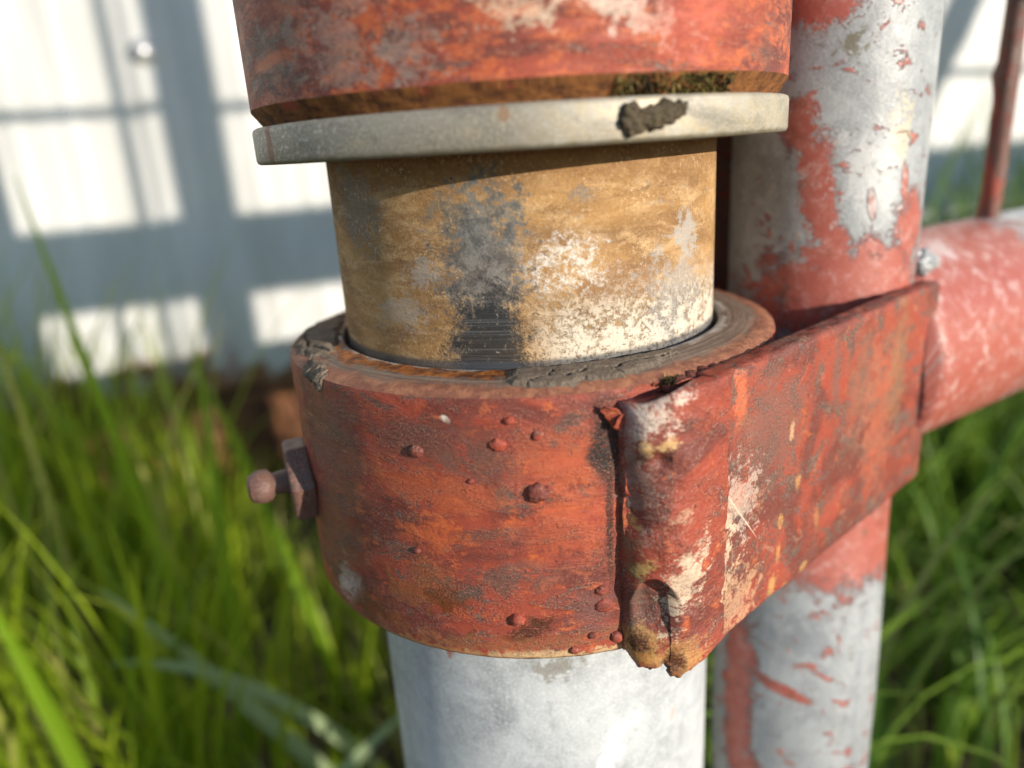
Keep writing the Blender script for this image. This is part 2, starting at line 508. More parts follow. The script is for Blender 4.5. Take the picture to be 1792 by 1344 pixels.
# ------------------------------------------------------------------ hinge pin (bare rusty steel)
def pin_mat():
    b = NB('pin_bare_steel')
    raw = b.uv()
    st = b.sc(raw, 0.6, 1.7)
    big = b.noise(st, 60, 7, 0.65, 0.5)
    mid = b.noise(st, 210, 7, 0.72, 0.5)
    edge = b.noise(raw, 330, 7, 0.78, 0.3)
    fine = b.noise(raw, 1000, 5, 0.75)
    grain = b.noise(raw, 2600, 3, 0.7)
    lines = b.noise(b.sc(raw, 0.12, 9.0), 330, 4, 0.7)
    TAN, TAN2, UMB, BLUE = (0.42, 0.235, 0.085), (0.52, 0.34, 0.17), (0.19, 0.098, 0.038), (0.16, 0.175, 0.18)
    col = b.mix(b.rng(big, 0.32, 0.68), UMB, TAN)
    col = b.mix(b.rng(mid, 0.44, 0.68, 0, 0.8), col, TAN2)
    col = b.mix(b.rng(b.m('ADD', b.noise(b.sc(st, 1, 1, 1, (4, 3, 0)), 150, 7, 0.75, 0.4), b.m('MULTIPLY', b.m('SUBTRACT', edge, 0.5), 0.4)), 0.56, 0.72, 0, 0.7), col, BLUE)
    col = b.mix(b.rng(fine, 0.56, 0.75, 0, 0.45), col, (0.62, 0.48, 0.32))
    wz = b.m('ADD', b.m('MULTIPLY', edge, 0.45), b.m('MULTIPLY', fine, 0.55))
    h = b.m('ADD', b.m('MULTIPLY', fine, 0.6), b.m('MULTIPLY', mid, 0.7))
    def lay(col, u, v, ru, rv, c, ragged, k, rot=0.0, soft=0.35, nz=None):
        s = b.spot(raw, nz or edge, u, v, ru, rv, rot, ragged, soft)
        return b.mix(b.m('MULTIPLY', s, k), col, c)
    # dusty brown under the washer
    v = b.sep(raw, 1)
    col = b.mix(b.rng(b.m('ADD', v, b.m('MULTIPLY', b.m('SUBTRACT', edge, 0.5), 0.012)), -0.0095, -0.002, 0, 0.75), col, b.mix(fine, (0.12, 0.058, 0.022), (0.26, 0.13, 0.05)))
    col = lay(col, -0.034, -0.009, 0.006, 0.006, BLUE, 2.4, 0.5)
    col = b.mix(b.rng(lines, 0.54, 0.70, 0, 0.35), col, (0.15, 0.085, 0.04))
    col = lay(col, -0.0095, -0.011, 0.0075, 0.0045, (0.17, 0.165, 0.14), 2.2, 0.6)
    col = lay(col, 0.0162, -0.0230, 0.008, 0.0035, (0.24, 0.125, 0.055), 1.5, 0.75)
    # white zinc bloom low on the sunny side
    wm = b.m('MULTIPLY', b.rng(v, -0.019, -0.0310), b.rng(b.sep(raw, 0), -0.004, 0.006))
    wm = b.m('MULTIPLY', wm, b.rng(b.m('ADD', wz, b.rng(v, -0.022, -0.034, 0, 0.06)), 0.44, 0.56))
    col = b.mix(b.m('MULTIPLY', wm, 0.8), col, (0.66, 0.60, 0.50))
    wm2 = b.m('MULTIPLY', b.spot(raw, edge, 0.0050, -0.0190, 0.0075, 0.0045, 0.0, 1.6), b.rng(wz, 0.44, 0.58))
    col = b.mix(b.m('MULTIPLY', wm2, 0.85), col, (0.66, 0.63, 0.58))
    for (u_, v_, ru, rv, k) in ((-0.0183, -0.0196, 0.0030, 0.0018, 0.5), (-0.0249, -0.0268, 0.0042, 0.0026, 0.4), (0.027, -0.026, 0.006, 0.006, 0.6), (0.030, -0.0165, 0.003, 0.003, 0.7)):
        col = lay(col, u_, v_, ru, rv, (0.36, 0.35, 0.33), 2.8, k)
    sp2 = b.noise(raw, 1300, 5, 0.85)
    gr = b.mix(b.rng(sp2, 0.44, 0.57), (0.085, 0.052, 0.030), (0.66, 0.52, 0.35))
    gmod = b.rng(b.noise(b.sc(raw, 1, 1.5, 1, (2, 6, 0)), 130, 5, 0.7), 0.40, 0.62, 0.08, 0.75)
    col = b.mix(b.m('MULTIPLY', b.rng(b.m('ABSOLUTE', b.m('SUBTRACT', sp2, 0.5)), 0.03, 0.16), gmod), col, gr)
    # worn dark track
    d1 = b.spot(raw, edge, -0.0080, -0.0190, 0.0068, 0.0120, 0.0, 1.5, 0.6)
    col = b.mix(b.m('MULTIPLY', d1, 0.85), col, b.mix(b.rng(edge, 0.4, 0.62), (0.070, 0.076, 0.080), (0.20, 0.20, 0.19)))
    d2 = b.spot(raw, edge, -0.0082, -0.0330, 0.0066, 0.0100, 0.0, 0.9, 0.6)
    dk = b.mix(b.rng(lines, 0.48, 0.70), (0.020, 0.021, 0.023), (0.085, 0.086, 0.088))
    dk = b.mix(b.rng(fine, 0.60, 0.68, 0, 0.8), dk, (0.36, 0.32, 0.25))
    col = b.mix(b.m('MULTIPLY', d2, 0.95), col, dk)
    lip = b.rng(v, -0.0338, -0.0348, 0, 0.8)
    col = b.mix(lip, col, (0.05, 0.055, 0.065))
    pit = b.rng(b.noise(b.sc(raw, 1, 1, 1, (6, 2, 0)), 520, 3, 0.6), 0.27, 0.22)
    col = b.mix(pit, col, (0.04, 0.024, 0.014))
    h = b.m('SUBTRACT', b.m('ADD', h, b.m('MULTIPLY', grain, 0.3)), pit)
    h = b.m('ADD', h, b.m('MULTIPLY', wm, 0.5))
    h = b.m('MULTIPLY', h, b.m('SUBTRACT', 1.0, b.m('MULTIPLY', d2, 0.85)))
    return b.done(col, b.m('SUBTRACT', 0.8, b.m('MULTIPLY', d2, 0.35)), b.bump(h, 0.00038, 0.9), 0.0, 0.35)
pin = revolve('hinge_pin', dense([(0.0382, -0.0005), (0.0382, -0.069)], 0.002), pin_mat(), None, 220)
tag(pin, 'bare tan and grey rusted steel hinge pin between washer and collar', 'hinge pin')

# ------------------------------------------------------------------ thrust washer
def washer_mat():
    b = NB('washer_steel')
    raw = b.uv()
    big = b.noise(b.sc(raw, 0.5, 1.0), 70, 6, 0.6, 0.4)
    fine = b.noise(raw, 1000, 5, 0.75)
    grain = b.noise(raw, 2400, 3, 0.75)
    edge = b.noise(raw, 400, 6, 0.75)
    lines = b.noise(b.sc(raw, 0.1, 8.0), 300, 3, 0.6)
    col = b.mix(b.rng(big, 0.35, 0.68), (0.19, 0.172, 0.14), (0.31, 0.28, 0.22))
    col = b.mix(b.rng(b.noise(b.sc(raw, 1, 1, 1, (4, 1, 0)), 100, 5, 0.6), 0.55, 0.72, 0, 0.6), col, (0.50, 0.40, 0.24))
    col = b.mix(b.rng(lines, 0.35, 0.7, 0, 0.25), col, (0.18, 0.17, 0.15))
    left = b.rng(b.sep(raw, 0), -0.018, -0.042)
    col = b.mix(b.m('MULTIPLY', left, b.rng(fine, 0.54, 0.60)), col, (0.56, 0.52, 0.46))
    col = b.mix(b.rng(b.m('ABSOLUTE', b.m('SUBTRACT', grain, 0.5)), 0.02, 0.16, 0, 0.5), col, b.mix(b.rng(grain, 0.44, 0.56), (0.09, 0.08, 0.065), (0.58, 0.53, 0.44)))
    col = b.mix(b.rng(b.noise(b.sc(raw, 0.7, 1, 1, (2, 8, 0)), 330, 6, 0.75), 0.54, 0.66, 0, 0.55), col, (0.15, 0.135, 0.11))
    warm_light = b.m('MULTIPLY', b.rng(b.sep(raw, 0), -0.012, 0.016), b.rng(b.noise(b.sc(raw, 0.6, 1, 1, (7, 3, 0)), 120, 6, 0.7, 0.5), 0.36, 0.58))  # warm reflected light painted in as patchy cream towards the right
    col = b.mix(b.m('MULTIPLY', warm_light, 0.6), col, b.mix(b.rng(edge, 0.4, 0.6), (0.50, 0.41, 0.26), (0.50, 0.47, 0.40)))
    s = b.spot(raw, edge, -0.0485, 0.0020, 0.0012, 0.0080, 0.05, 0.7)
    col = b.mix(b.m('MULTIPLY', s, 0.85), col, (0.16, 0.055, 0.025))
    s = b.spot(raw, edge, -0.0035, 0.0040, 0.0006, 0.0012, 0.0, 1.6)
    col = b.mix(b.m('MULTIPLY', s, 0.6), col, (0.24, 0.11, 0.045))
    v = b.sep(raw, 1)
    col = b.mix(b.rng(b.m('ADD', v, b.m('MULTIPLY', b.m('SUBTRACT', edge, 0.5), 0.002)), 0.0002, -0.0009, 0, 0.7), col, (0.10, 0.09, 0.05))
    h = b.m('ADD', b.m('MULTIPLY', fine, 0.5), b.m('MULTIPLY', lines, 0.4))
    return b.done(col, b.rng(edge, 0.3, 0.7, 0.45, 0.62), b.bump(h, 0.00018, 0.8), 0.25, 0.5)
wp = [(0.036, 0.0052), (0.0499, 0.0052), (0.0503, 0.0050), (0.0505, 0.0045), (0.0505, -0.0002), (0.0503, -0.0007), (0.0499, -0.0009), (0.036, -0.0009)]
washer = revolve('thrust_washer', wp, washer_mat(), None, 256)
tag(washer, 'flat grey steel thrust washer under the upper red sleeve', 'washer')

# ------------------------------------------------------------------ upper red sleeve
sleeve_mat = red_paint('sleeve_red', stretch=(0.6, 1.6), seed=2.3, brown=0.62, orange=1.15, chalk=0.75, pits=0.25, spots=[
    (-0.0480, 0.0165, 0.0080, 0.0024, 0.05, GREYB, 2.4, 0.8),
    (-0.0450, 0.0120, 0.0090, 0.0018, 0.05, GREYB, 2.4, 0.75),
    (-0.0440, 0.0142, 0.0070, 0.0008, 0.10, ORANGE, 1.8, 0.8),
    (-0.0275, 0.0150, 0.0070, 0.0042, -0.4, (0.36, 0.26, 0.21), 5.5, 0.55),
    (-0.0160, 0.0120, 0.0028, 0.0032, -0.3, (0.27, 0.21, 0.18), 5.0, 0.6),
    (0.0120, 0.0165, 0.0070, 0.0020, -0.3, (0.68, 0.55, 0.45), 4.2, 0.75),
    (-0.0005, 0.0170, 0.0040, 0.0022, -0.1, (0.60, 0.45, 0.32), 4.2, 0.7),
    (0.0240, 0.0150, 0.0060, 0.0050, 0.1, (0.50, 0.10, 0.065), 1.6, 0.6),
    (0.0420, 0.0110, 0.0020, 0.0040, 0.2, BROWN, 2.5, 0.6)])
sleeve = empty('hinge_sleeve', (AX.x, AX.y, 0.0055))
tag(sleeve, 'upper weathered red painted steel sleeve resting on the grey washer', 'sleeve')
revolve('sleeve_tube', dense([(0.0460, 0.140), (0.0500, 0.140), (0.0502, 0.138), (0.0502, 0.0082)], 0.004), sleeve_mat, sleeve, 220)
def chamfer_mat():
    b = NB('sleeve_chamfer_rust')
    raw = b.uv()
    edge, fine = b.noise(raw, 260, 6, 0.75), b.noise(raw, 1100, 4, 0.7)
    col = b.mix(b.rng(edge, 0.35, 0.65), (0.070, 0.026, 0.012), (0.26, 0.105, 0.03))
    col = b.mix(b.rng(fine, 0.55, 0.75, 0, 0.6), col, (0.36, 0.15, 0.06))
    col = b.mix(b.rng(b.noise(b.sc(raw, 0.6, 1, 1, (3, 1, 0)), 150, 5, 0.7), 0.58, 0.68, 0, 0.8), col, RED)
    return b.done(col, 0.85, b.bump(b.m('ADD', edge, fine), 0.0004, 0.8), 0, 0.25)
revolve('chamfer', dense([(0.0502, 0.0082), (0.0500, 0.0078), (0.0480, 0.0051)], 0.0008), chamfer_mat(), sleeve, 220,
        disp=lambda th, r, z: (0.00025 * fnoise(th * 30, z * 900, 2) if r < 0.0501 else 0.0, 0.0))

# ------------------------------------------------------------------ mud and moss on the washer
def mud_mat(name, c0, c1, c2):
    b = NB(name)
    o = b.obj()
    n1, n2, n3 = b.noise(o, 300, 6, 0.7), b.noise(o, 1500, 5, 0.75), b.noise(o, 3200, 3, 0.7)
    col = b.mix(b.rng(n1, 0.35, 0.65), c0, c1)
    col = b.mix(b.rng(n2, 0.5, 0.72, 0, 0.7), col, c2)
    col = b.mix(b.rng(n3, 0.3, 0.7, 0, 0.3), col, b.mix(n3, (0.03, 0.025, 0.02), (0.5, 0.42, 0.33)))
    return b.done(col, 0.95, b.bump(b.m('ADD', n1, n2), 0.0008, 0.9), 0, 0.15)
MUD_D = mud_mat('dark_mud', (0.060, 0.045, 0.027), (0.12, 0.094, 0.055), (0.22, 0.18, 0.11))
MUD_G = mud_mat('grey_mud', (0.15, 0.115, 0.088), (0.23, 0.18, 0.135), (0.30, 0.24, 0.18))
def clod_h(u, v):
    x, y = u - 0.0182, v - 0.0026
    c, s = math.cos(-0.18), math.sin(-0.18)
    x, y = c * x - s * y, s * x + c * y
    d = math.hypot(x / 0.0053, (y + 0.0001) / 0.00175)
    d2 = math.hypot((x + 0.0041) / 0.0019, (y - 0.0003) / 0.0024)
    d3 = math.hypot((x + 0.0018) / 0.0016, (y - 0.0021) / 0.0013)    # bite out of the top
    e = 0.35 * fnoise(u * 700, v * 700, 5, 5)
    k = max(1 - d, 1 - d2) + e * 0.6
    k = min(k, d3 - 1 + 0.5)
    if k <= 0.02:
        return -1
    return 0.0011 * (1 - math.exp(-4 * k)) + 0.00045 * max(-0.6, fnoise(u * 1200, v * 1200, 1, 4)) + 0.0002
clod = patch('mud_clod', 0.0105, 0.0255, -0.001, 0.0062, 0.00011, clod_h, lambda u, v, h: at_post(u / 0.0505, 0.0505 + h, v), MUD_D)
tag(clod, 'dark dried mud clod stuck on the edge of the grey washer', 'mud')

def moss_mat():
    b = NB('moss')
    r = b.island()
    col = b.mix(r, (0.055, 0.060, 0.014), (0.26, 0.20, 0.075))
    col = b.mix(b.rng(b.noise(b.obj(), 260, 4), 0.45, 0.6), col, (0.045, 0.034, 0.018))
    return b.done(col, 0.95, None, 0, 0.1)
MOSS = moss_mat()
def tuft_mesh(name, spots, mat, parent=None):
    vs, fs = [], []
    for (p, nrm, size) in spots:
        t = nrm.orthogonal().normalized()
        t = (Matrix.Rotation(random.uniform(0, 6.28), 3, nrm) @ t)
        lean = (nrm + t * random.uniform(-0.9, 0.9) + Vector((0, 0, random.uniform(-0.3, 0.5)))).normalized()
        w = nrm.cross(t).normalized() * size * random.uniform(0.12, 0.3)
        o = len(vs)
        L = size * random.uniform(0.6, 1.4)
        vs += [p - w, p + w, p + lean * L * 0.6 + w * 0.8, p + lean * L * 0.6 - w * 0.8, p + lean * L + t * L * 0.2]
        fs += [(o, o + 1, o + 2, o + 3), (o + 3, o + 2, o + 4)]
    return mesh_obj(name, vs, fs, mat, parent, None, False)
sp = []
for i in range(1500):
    th = 0.245 + 0.42 * random.random()
    k = 0.5 + 0.5 * fnoise(th * 40, 3, 0)
    if random.random() > k * 1.3 or (0.40 < th < 0.44 and random.random() < 0.6):
        continue
    q = random.random() ** 1.6
    r, z = 0.0481 + 0.0020 * q, 0.0053 + 0.0027 * q
    nrm = Vector((math.sin(th), -math.cos(th), -0.6)).normalized()
    sp.append((at_post(th, r, z), nrm, random.uniform(0.0004, 0.0010)))
moss = tuft_mesh('moss', sp, MOSS)
tag(moss, 'thin strip of dark green moss in the groove above the washer', 'moss', kind='stuff')

# ================================================================== gate: collar, bracket, stile, rail
U, N = Vector((0.756, 0.655, 0)), Vector((0.655, -0.756, 0))      # along and out of the bracket plate
def at_plate(s, off, z):
    p = AX + U * s + N * off
    return Vector((p.x, p.y, z))
ST = Vector((0.0774, 0.180, 0))
GD = Vector((0.848, 0.530, 0))
gate = empty('farm_gate', (ST.x, ST.y, GROUND))
tag(gate, 'galvanised pipe gate with red painted hinge bracket and collar round the pin', 'gate')

ZT, ZB = -0.0352, -0.0842
collar_spots = [
    (-0.0439, -0.0775, 0.0040, 0.0034, 0.9, (0.66, 0.56, 0.48), 2.0, 0.85),
    (-0.0350, -0.0812, 0.0070, 0.0030, 0.0, (0.15, 0.048, 0.014), 1.8, 0.9),
    (-0.0240, -0.0718, 0.0070, 0.0036, 0.5, (0.26, 0.085, 0.028), 2.4, 0.8),
    (-0.0190, -0.0737, 0.0034, 0.0026, 0.4, (0.12, 0.036, 0.009), 2.0, 0.92),
    (-0.0045, -0.0787, 0.0040, 0.0016, 0.45, (0.065, 0.020, 0.008), 1.4, 0.97),
    (-0.0028, -0.0770, 0.0022, 0.0014, 0.2, (0.065, 0.020, 0.008), 1.4, 0.95),
    (-0.0150, -0.0800, 0.0006, 0.0018, -0.5, (0.12, 0.045, 0.02), 1.6, 0.8),
    (-0.0157, -0.0400, 0.0008, 0.0005, -0.5, (0.80, 0.74, 0.62), 1.6, 0.9),
    (-0.0190, -0.0455, 0.0080, 0.0030, -0.1, (0.135, 0.060, 0.045), 2.2, 0.8),
    (-0.0090, -0.0475, 0.0070, 0.0030, 0.0, (0.130, 0.066, 0.050), 2.2, 0.75),
    (-0.0200, -0.0425, 0.0180, 0.0022, -0.05, (0.140, 0.050, 0.038), 2.2, 0.75),
    (0.0045, -0.0405, 0.0022, 0.0011, 0.3, (0.115, 0.062, 0.050), 0.7, 0.95),
    (0.0012, -0.0440, 0.0007, 0.0005, 0.3, (0.11, 0.065, 0.052), 0.7, 0.9),
    (-0.0070, -0.0535, 0.0015, 0.0024, 0.2, (0.105, 0.072, 0.056), 1.2, 0.85),
    (0.0042, -0.0455, 0.0009, 0.0011, -0.6, (0.10, 0.06, 0.05), 1.0, 0.9),
    (0.0060, -0.0530, 0.0016, 0.0011, -0.4, (0.10, 0.072, 0.060), 1.4, 0.85),
    (-0.0070, -0.0680, 0.0090, 0.0024, 0.1, (0.095, 0.068, 0.056), 3.0, 0.75),
    (-0.0100, -0.0600, 0.0060, 0.0010, 0.1, (0.10, 0.06, 0.045), 2.6, 0.7),
    (-0.0200, -0.0610, 0.0050, 0.0022, -0.1, (0.50, 0.11, 0.035), 2.4, 0.8),
    (-0.0180, -0.0530, 0.0120, 0.0030, -0.1, (0.42, 0.10, 0.038), 2.6, 0.6),
    (0.0030, -0.0580, 0.0060, 0.0080, 0.0, (0.47, 0.10, 0.04), 2.4, 0.6),
    (0.0020, -0.0480, 0.0070, 0.0050, 0.0, (0.44, 0.10, 0.04), 2.6, 0.6),
    (-0.0420, -0.0500, 0.0080, 0.0120, 0.0, (0.25, 0.105, 0.065), 1.6, 0.6),
    (-0.0450, -0.0680, 0.0080, 0.0100, 0.0, (0.17, 0.082, 0.055), 1.6, 0.6),
    (0.0068, -0.0760, 0.0030, 0.0040, 0.0, (0.145, 0.066, 0.060), 2.2, 0.75),
    (0.0096, -0.0452, 0.0024, 0.0068, 0.05, BLACK, 0.5, 0.98),  # paint loss beside the weld, with the weld's shadow painted in black
    (0.0082, -0.0475, 0.0018, 0.0024, 0.5, BLACK, 0.6, 0.97),
    (0.0098, -0.0590, 0.0006, 0.0090, 0.0, (0.035, 0.016, 0.012), 1.2, 0.9),  # shade along the weld crease, painted as a dark line
    (-0.0100, -0.0838, 0.0600, 0.0007, 0.0, (0.36, 0.19, 0.075), 1.6, 0.75),
    (-0.0020, -0.0832, 0.0100, 0.0009, 0.0, (0.62, 0.44, 0.24), 2.8, 0.85),
    (-0.0100, -0.0815, 0.0250, 0.0012, 0.05, (0.25, 0.10, 0.045), 3.2, 0.7)]
collar_mat = red_paint('collar_red', collar_spots, stretch=(0.8, 1.3), seed=0.0, brown=0.68, orange=0.60, chalk=0.22, pits=0.55)
prof_side = dense([(0.0500, -0.0366), (0.0502, -0.0372), (0.0502, ZB + 0.0006), (0.0499, ZB), (0.0392, ZB)], 0.0009)
collar = revolve('hinge_collar', prof_side, collar_mat, gate, 300,
                 disp=lambda th, r, z: (0.00010 * fnoise(th * 16, z * 320, 0), 0.0) if r > 0.0495 else (0.0, 0.0))
def collar_top_mat():
    b = NB('collar_top_steel')
    raw = b.uv()               # u = angle arc at the rim, v = radius
    edge, fine = b.noise(raw, 330, 7, 0.75, 0.4), b.noise(raw, 1100, 5, 0.75)
    lines = b.noise(b.sc(raw, 0.2, 5.0), 220, 5, 0.7, 0.3)
    r = b.sep(raw, 1)
    nz = b.m('MULTIPLY', b.m('SUBTRACT', b.noise(b.sc(raw, 0.5, 1), 170, 6, 0.7), 0.5), 0.008)
    rr = b.m('ADD', r, nz)
    col = b.mix(b.rng(lines, 0.35, 0.65), (0.13, 0.088, 0.066), (0.28, 0.205, 0.155))
    col = b.mix(b.rng(rr, 0.0415, 0.0400), col, b.mix(fine, (0.33, 0.30, 0.27), (0.55, 0.52, 0.48)))
    rmask = b.m('MULTIPLY', b.rng(b.m('ABSOLUTE', b.m('SUBTRACT', rr, 0.0420)), 0.0026, 0.0014), b.rng(b.noise(b.sc(raw, 0.35, 1.2, 1, (3, 0, 0)), 160, 6, 0.7), 0.38, 0.46))
    lim = b.rng(b.sep(raw, 0), 0.004, 0.0)
    col = b.mix(b.m('MULTIPLY', b.m('MULTIPLY', rmask, lim), 0.95), col, b.mix(b.rng(edge, 0.4, 0.62), (0.10, 0.028, 0.008), (0.46, 0.15, 0.022)))
    pm = b.rng(rr, 0.0452, 0.0478)
    col = b.mix(b.m('MULTIPLY', pm, 0.95), col, b.mix(b.rng(edge, 0.4, 0.65), b.mix(fine, (0.17, 0.065, 0.042), (0.30, 0.105, 0.062)), (0.44, 0.19, 0.10)))
    col = b.mix(b.rng(fine, 0.62, 0.74, 0, 0.6), col, (0.60, 0.44, 0.32))
    h = b.m('ADD', b.m('MULTIPLY', edge, 0.8), b.m('MULTIPLY', fine, 0.5))
    return b.done(col, 0.6, b.bump(h, 0.0004, 0.9), 0, 0.4)
tp = dense([(0.0500, -0.0366), (0.0482, -0.0358), (0.0440, ZT), (0.0398, ZT), (0.0394, ZT - 0.0004), (0.0394, -0.050)], 0.0007)
vs, us, NT = [], [], 300
for (r, z) in tp:
    for j in range(NT + 1):
        th = -math.pi + 2 * math.pi * j / NT
        dz = 0.00012 * fnoise(th * 25, r * 900, 7) if 0.040 < r < 0.0498 else 0
        vs.append(at_post(th, r, z + dz)); us.append((th * 0.0502, r if r > 0.0395 else 0.0394 + (z + 0.0356) * 0.2))
mesh_obj('collar_rim', vs, grid_faces(len(tp), NT + 1), collar_top_mat(), gate, us)

# paint blisters on the collar face
BL = red_paint('blister_paint', seed=5.1, brown=0.45, orange=0.3, chalk=0.5, pits=0.3)
for (th, z, r, hgt) in ((-0.4275, -0.0460, 0.00125, 0.0008), (-0.1094, -0.0401, 0.0008, 0.0007), (-0.1500, -0.0441, 0.0013, 0.0007), (-0.0249, -0.0428, 0.0009, 0.0007),
                        (-0.0320, -0.0525, 0.0019, 0.0012), (-0.4647, -0.0645, 0.0007, 0.0005), (-0.1258, -0.0761, 0.0013, 0.0010), (0.2127, -0.0812, 0.0013, 0.0009),
                        (0.16, -0.0715, 0.0012, 0.0007), (0.17, -0.0745, 0.0016, 0.0006), (-0.245, -0.0505, 0.0006, 0.0004), (0.125, -0.0800, 0.0008, 0.0006), (0.06, -0.0826, 0.0009, 0.0006)):
    def hb(u, v, th=th, z=z, r=r, hgt=hgt):
        d = math.hypot(u - th * 0.0502, (v - z) * 1.15) / r + 0.22 * fnoise(u * 900, v * 900, th * 9)
        return hgt * (math.sqrt(1 - d * d) if d < 1 else -1) if d < 1 else -1
    patch('paint_blister', th * 0.0502 - 1.3 * r, th * 0.0502 + 1.3 * r, z - 1.3 * r, z + 1.3 * r, r / 8, hb,
          lambda u, v, h: at_post(u / 0.0502, 0.0502 + h, v), BL, gate, -0.0002)

# ------------------------------------------------------------------ bracket plate and weld
plate_spots = [
    (-0.0040, -0.0420, 0.0022, 0.0045, 0.1, (0.62, 0.15, 0.06), 2.4, 0.85),
    (-0.0085, -0.0530, 0.0008, 0.0080, 0.25, (0.46, 0.11, 0.055), 2.0, 0.8),
    (0.0060, -0.0500, 0.0100, 0.0100, 0.2, (0.17, 0.088, 0.070), 1.8, 0.75),
    (-0.0030, -0.0600, 0.0040, 0.0055, 0.5, (0.58, 0.46, 0.38), 4.4, 0.6), (-0.0040, -0.0615, 0.0094, 0.00016, -0.884, (0.70, 0.58, 0.46), 0.15, 0.9),
    (-0.0090, -0.0714, 0.0030, 0.0070, -0.35, (0.66, 0.52, 0.36), 4.2, 0.7),
    (-0.0040, -0.0800, 0.0055, 0.0050, -0.4, (0.56, 0.34, 0.20), 4.0, 0.65),
    (0.0131, -0.0503, 0.0006, 0.0014, 0.0, (0.20, 0.07, 0.03), 1.4, 0.9),
    (0.0135, -0.0525, 0.0007, 0.0020, 0.0, (0.62, 0.40, 0.22), 1.6, 0.7),
    (0.0111, -0.0703, 0.0008, 0.0013, 0.0, OCHRE, 1.2, 0.9), (0.0111, -0.0703, 0.0004, 0.0008, 0.0, (0.30, 0.12, 0.03), 1.0, 0.8),
    (0.0216, -0.0850, 0.0012, 0.0013, 0.4, OCHRE, 1.5, 0.8), (0.0143, -0.0862, 0.0009, 0.0013, 0.0, OCHRE, 1.2, 0.9),
    (0.0110, -0.0765, 0.0008, 0.0016, 0.0, OCHRE, 1.5, 0.7), (0.0170, -0.0640, 0.0009, 0.0018, 0.0, (0.56, 0.28, 0.10), 1.5, 0.7),
    (0.0090, -0.0830, 0.0012, 0.0020, 0.1, OCHRE, 1.5, 0.7), (0.0260, -0.0760, 0.0010, 0.0024, 0.1, (0.50, 0.22, 0.08), 1.8, 0.6),
    (0.0300, -0.0460, 0.0016, 0.0070, 0.1, (0.15, 0.085, 0.065), 2.0, 0.7), (0.0420, -0.0520, 0.0060, 0.0120, 0.0, (0.22, 0.115, 0.075), 1.8, 0.6),
    (0.0360, -0.0420, 0.0010, 0.0020, 0.1, (0.10, 0.06, 0.05), 1.6, 0.8), (0.0520, -0.0600, 0.0070, 0.0160, 0.0, (0.44, 0.14, 0.075), 2.0, 0.5),
    (0.0600, -0.0520, 0.0040, 0.0140, 0.0, (0.26, 0.15, 0.075), 2.0, 0.6)]
plate_mat = red_paint('bracket_red', plate_spots, stretch=(1.0, 0.9), seed=7.7, brown=0.85, orange=0.25, chalk=0.5, pits=0.4, ochre=0.35)
edge_mat = red_paint('bracket_edge_red', (), stretch=(0.6, 1.5), seed=3.3, brown=0.75, orange=0.55, chalk=0.3, pits=0.8, bump=2.2)

PT, PB = -0.0362, -0.0858
def plate_mesh(name, sgn, s0, s1, mat, parent):
    """one strap: outer face, rounded edges, end cap; sgn +1 outer strap, -1 the strap on the far side of the collar"""
    prof = [(0.0498, PT - 0.0002), (0.0500, PT + 0.0001), (0.0532, PT), (0.0537, PT - 0.0004), (0.0540, PT - 0.0012)]
    prof = dense(prof, 0.0006) + dense([(0.0540, PT - 0.0012), (0.0540, PB + 0.001), (0.0537, PB + 0.0002), (0.0532, PB), (0.0500, PB), (0.0498, PB + 0.0003), (0.0498, PT - 0.0002)], 0.0009)[1:]
    n = int((s1 - s0) / 0.0009)
    vs, us = [], []
    for (o, z) in prof:
        for i in range(n + 1):
            s = s0 + (s1 - s0) * i / n
            rough = 0.0
            dz = 0.0
            if o > 0.0505:
                rough = 0.00013 * fnoise(s * 160, z * 160, 3)
            if z > PT - 0.0009:
                dz = 0.00030 * fnoise(s * 420, o * 700, 1)
            if z < PB + 0.0009:
                dz = 0.00022 * fnoise(s * 300, o * 300, 9)
            # lower corner sags a touch and the top droops at the burnt end
            if s < -0.012 and z > PT - 0.004:
                dz -= 0.0010 * smooth01(-s, 0.012, 0.020)
            vs.append(at_plate(s, sgn * (o + rough), z + dz)); us.append((s, z if abs(o - 0.054) < 0.0006 or z < PB + 0.001 else PT + (0.054 - o)))
    fs = grid_faces(len(prof), n + 1, 0, sgn < 0)
    for i in (0, n):
        ring = [k * (n + 1) + i for k in range(len(prof) - 1)]
        fs.append(ring if (i == 0) == (sgn > 0) else ring[::-1])
    o_ = mesh_obj(name, vs, fs, mat, parent, us)
    return o_
bracket = plate_mesh('bracket_plate', 1, -0.0105, 0.0795, plate_mat, gate)
plate_mesh('bracket_plate', -1, -0.010, 0.0795, plate_mat, gate)

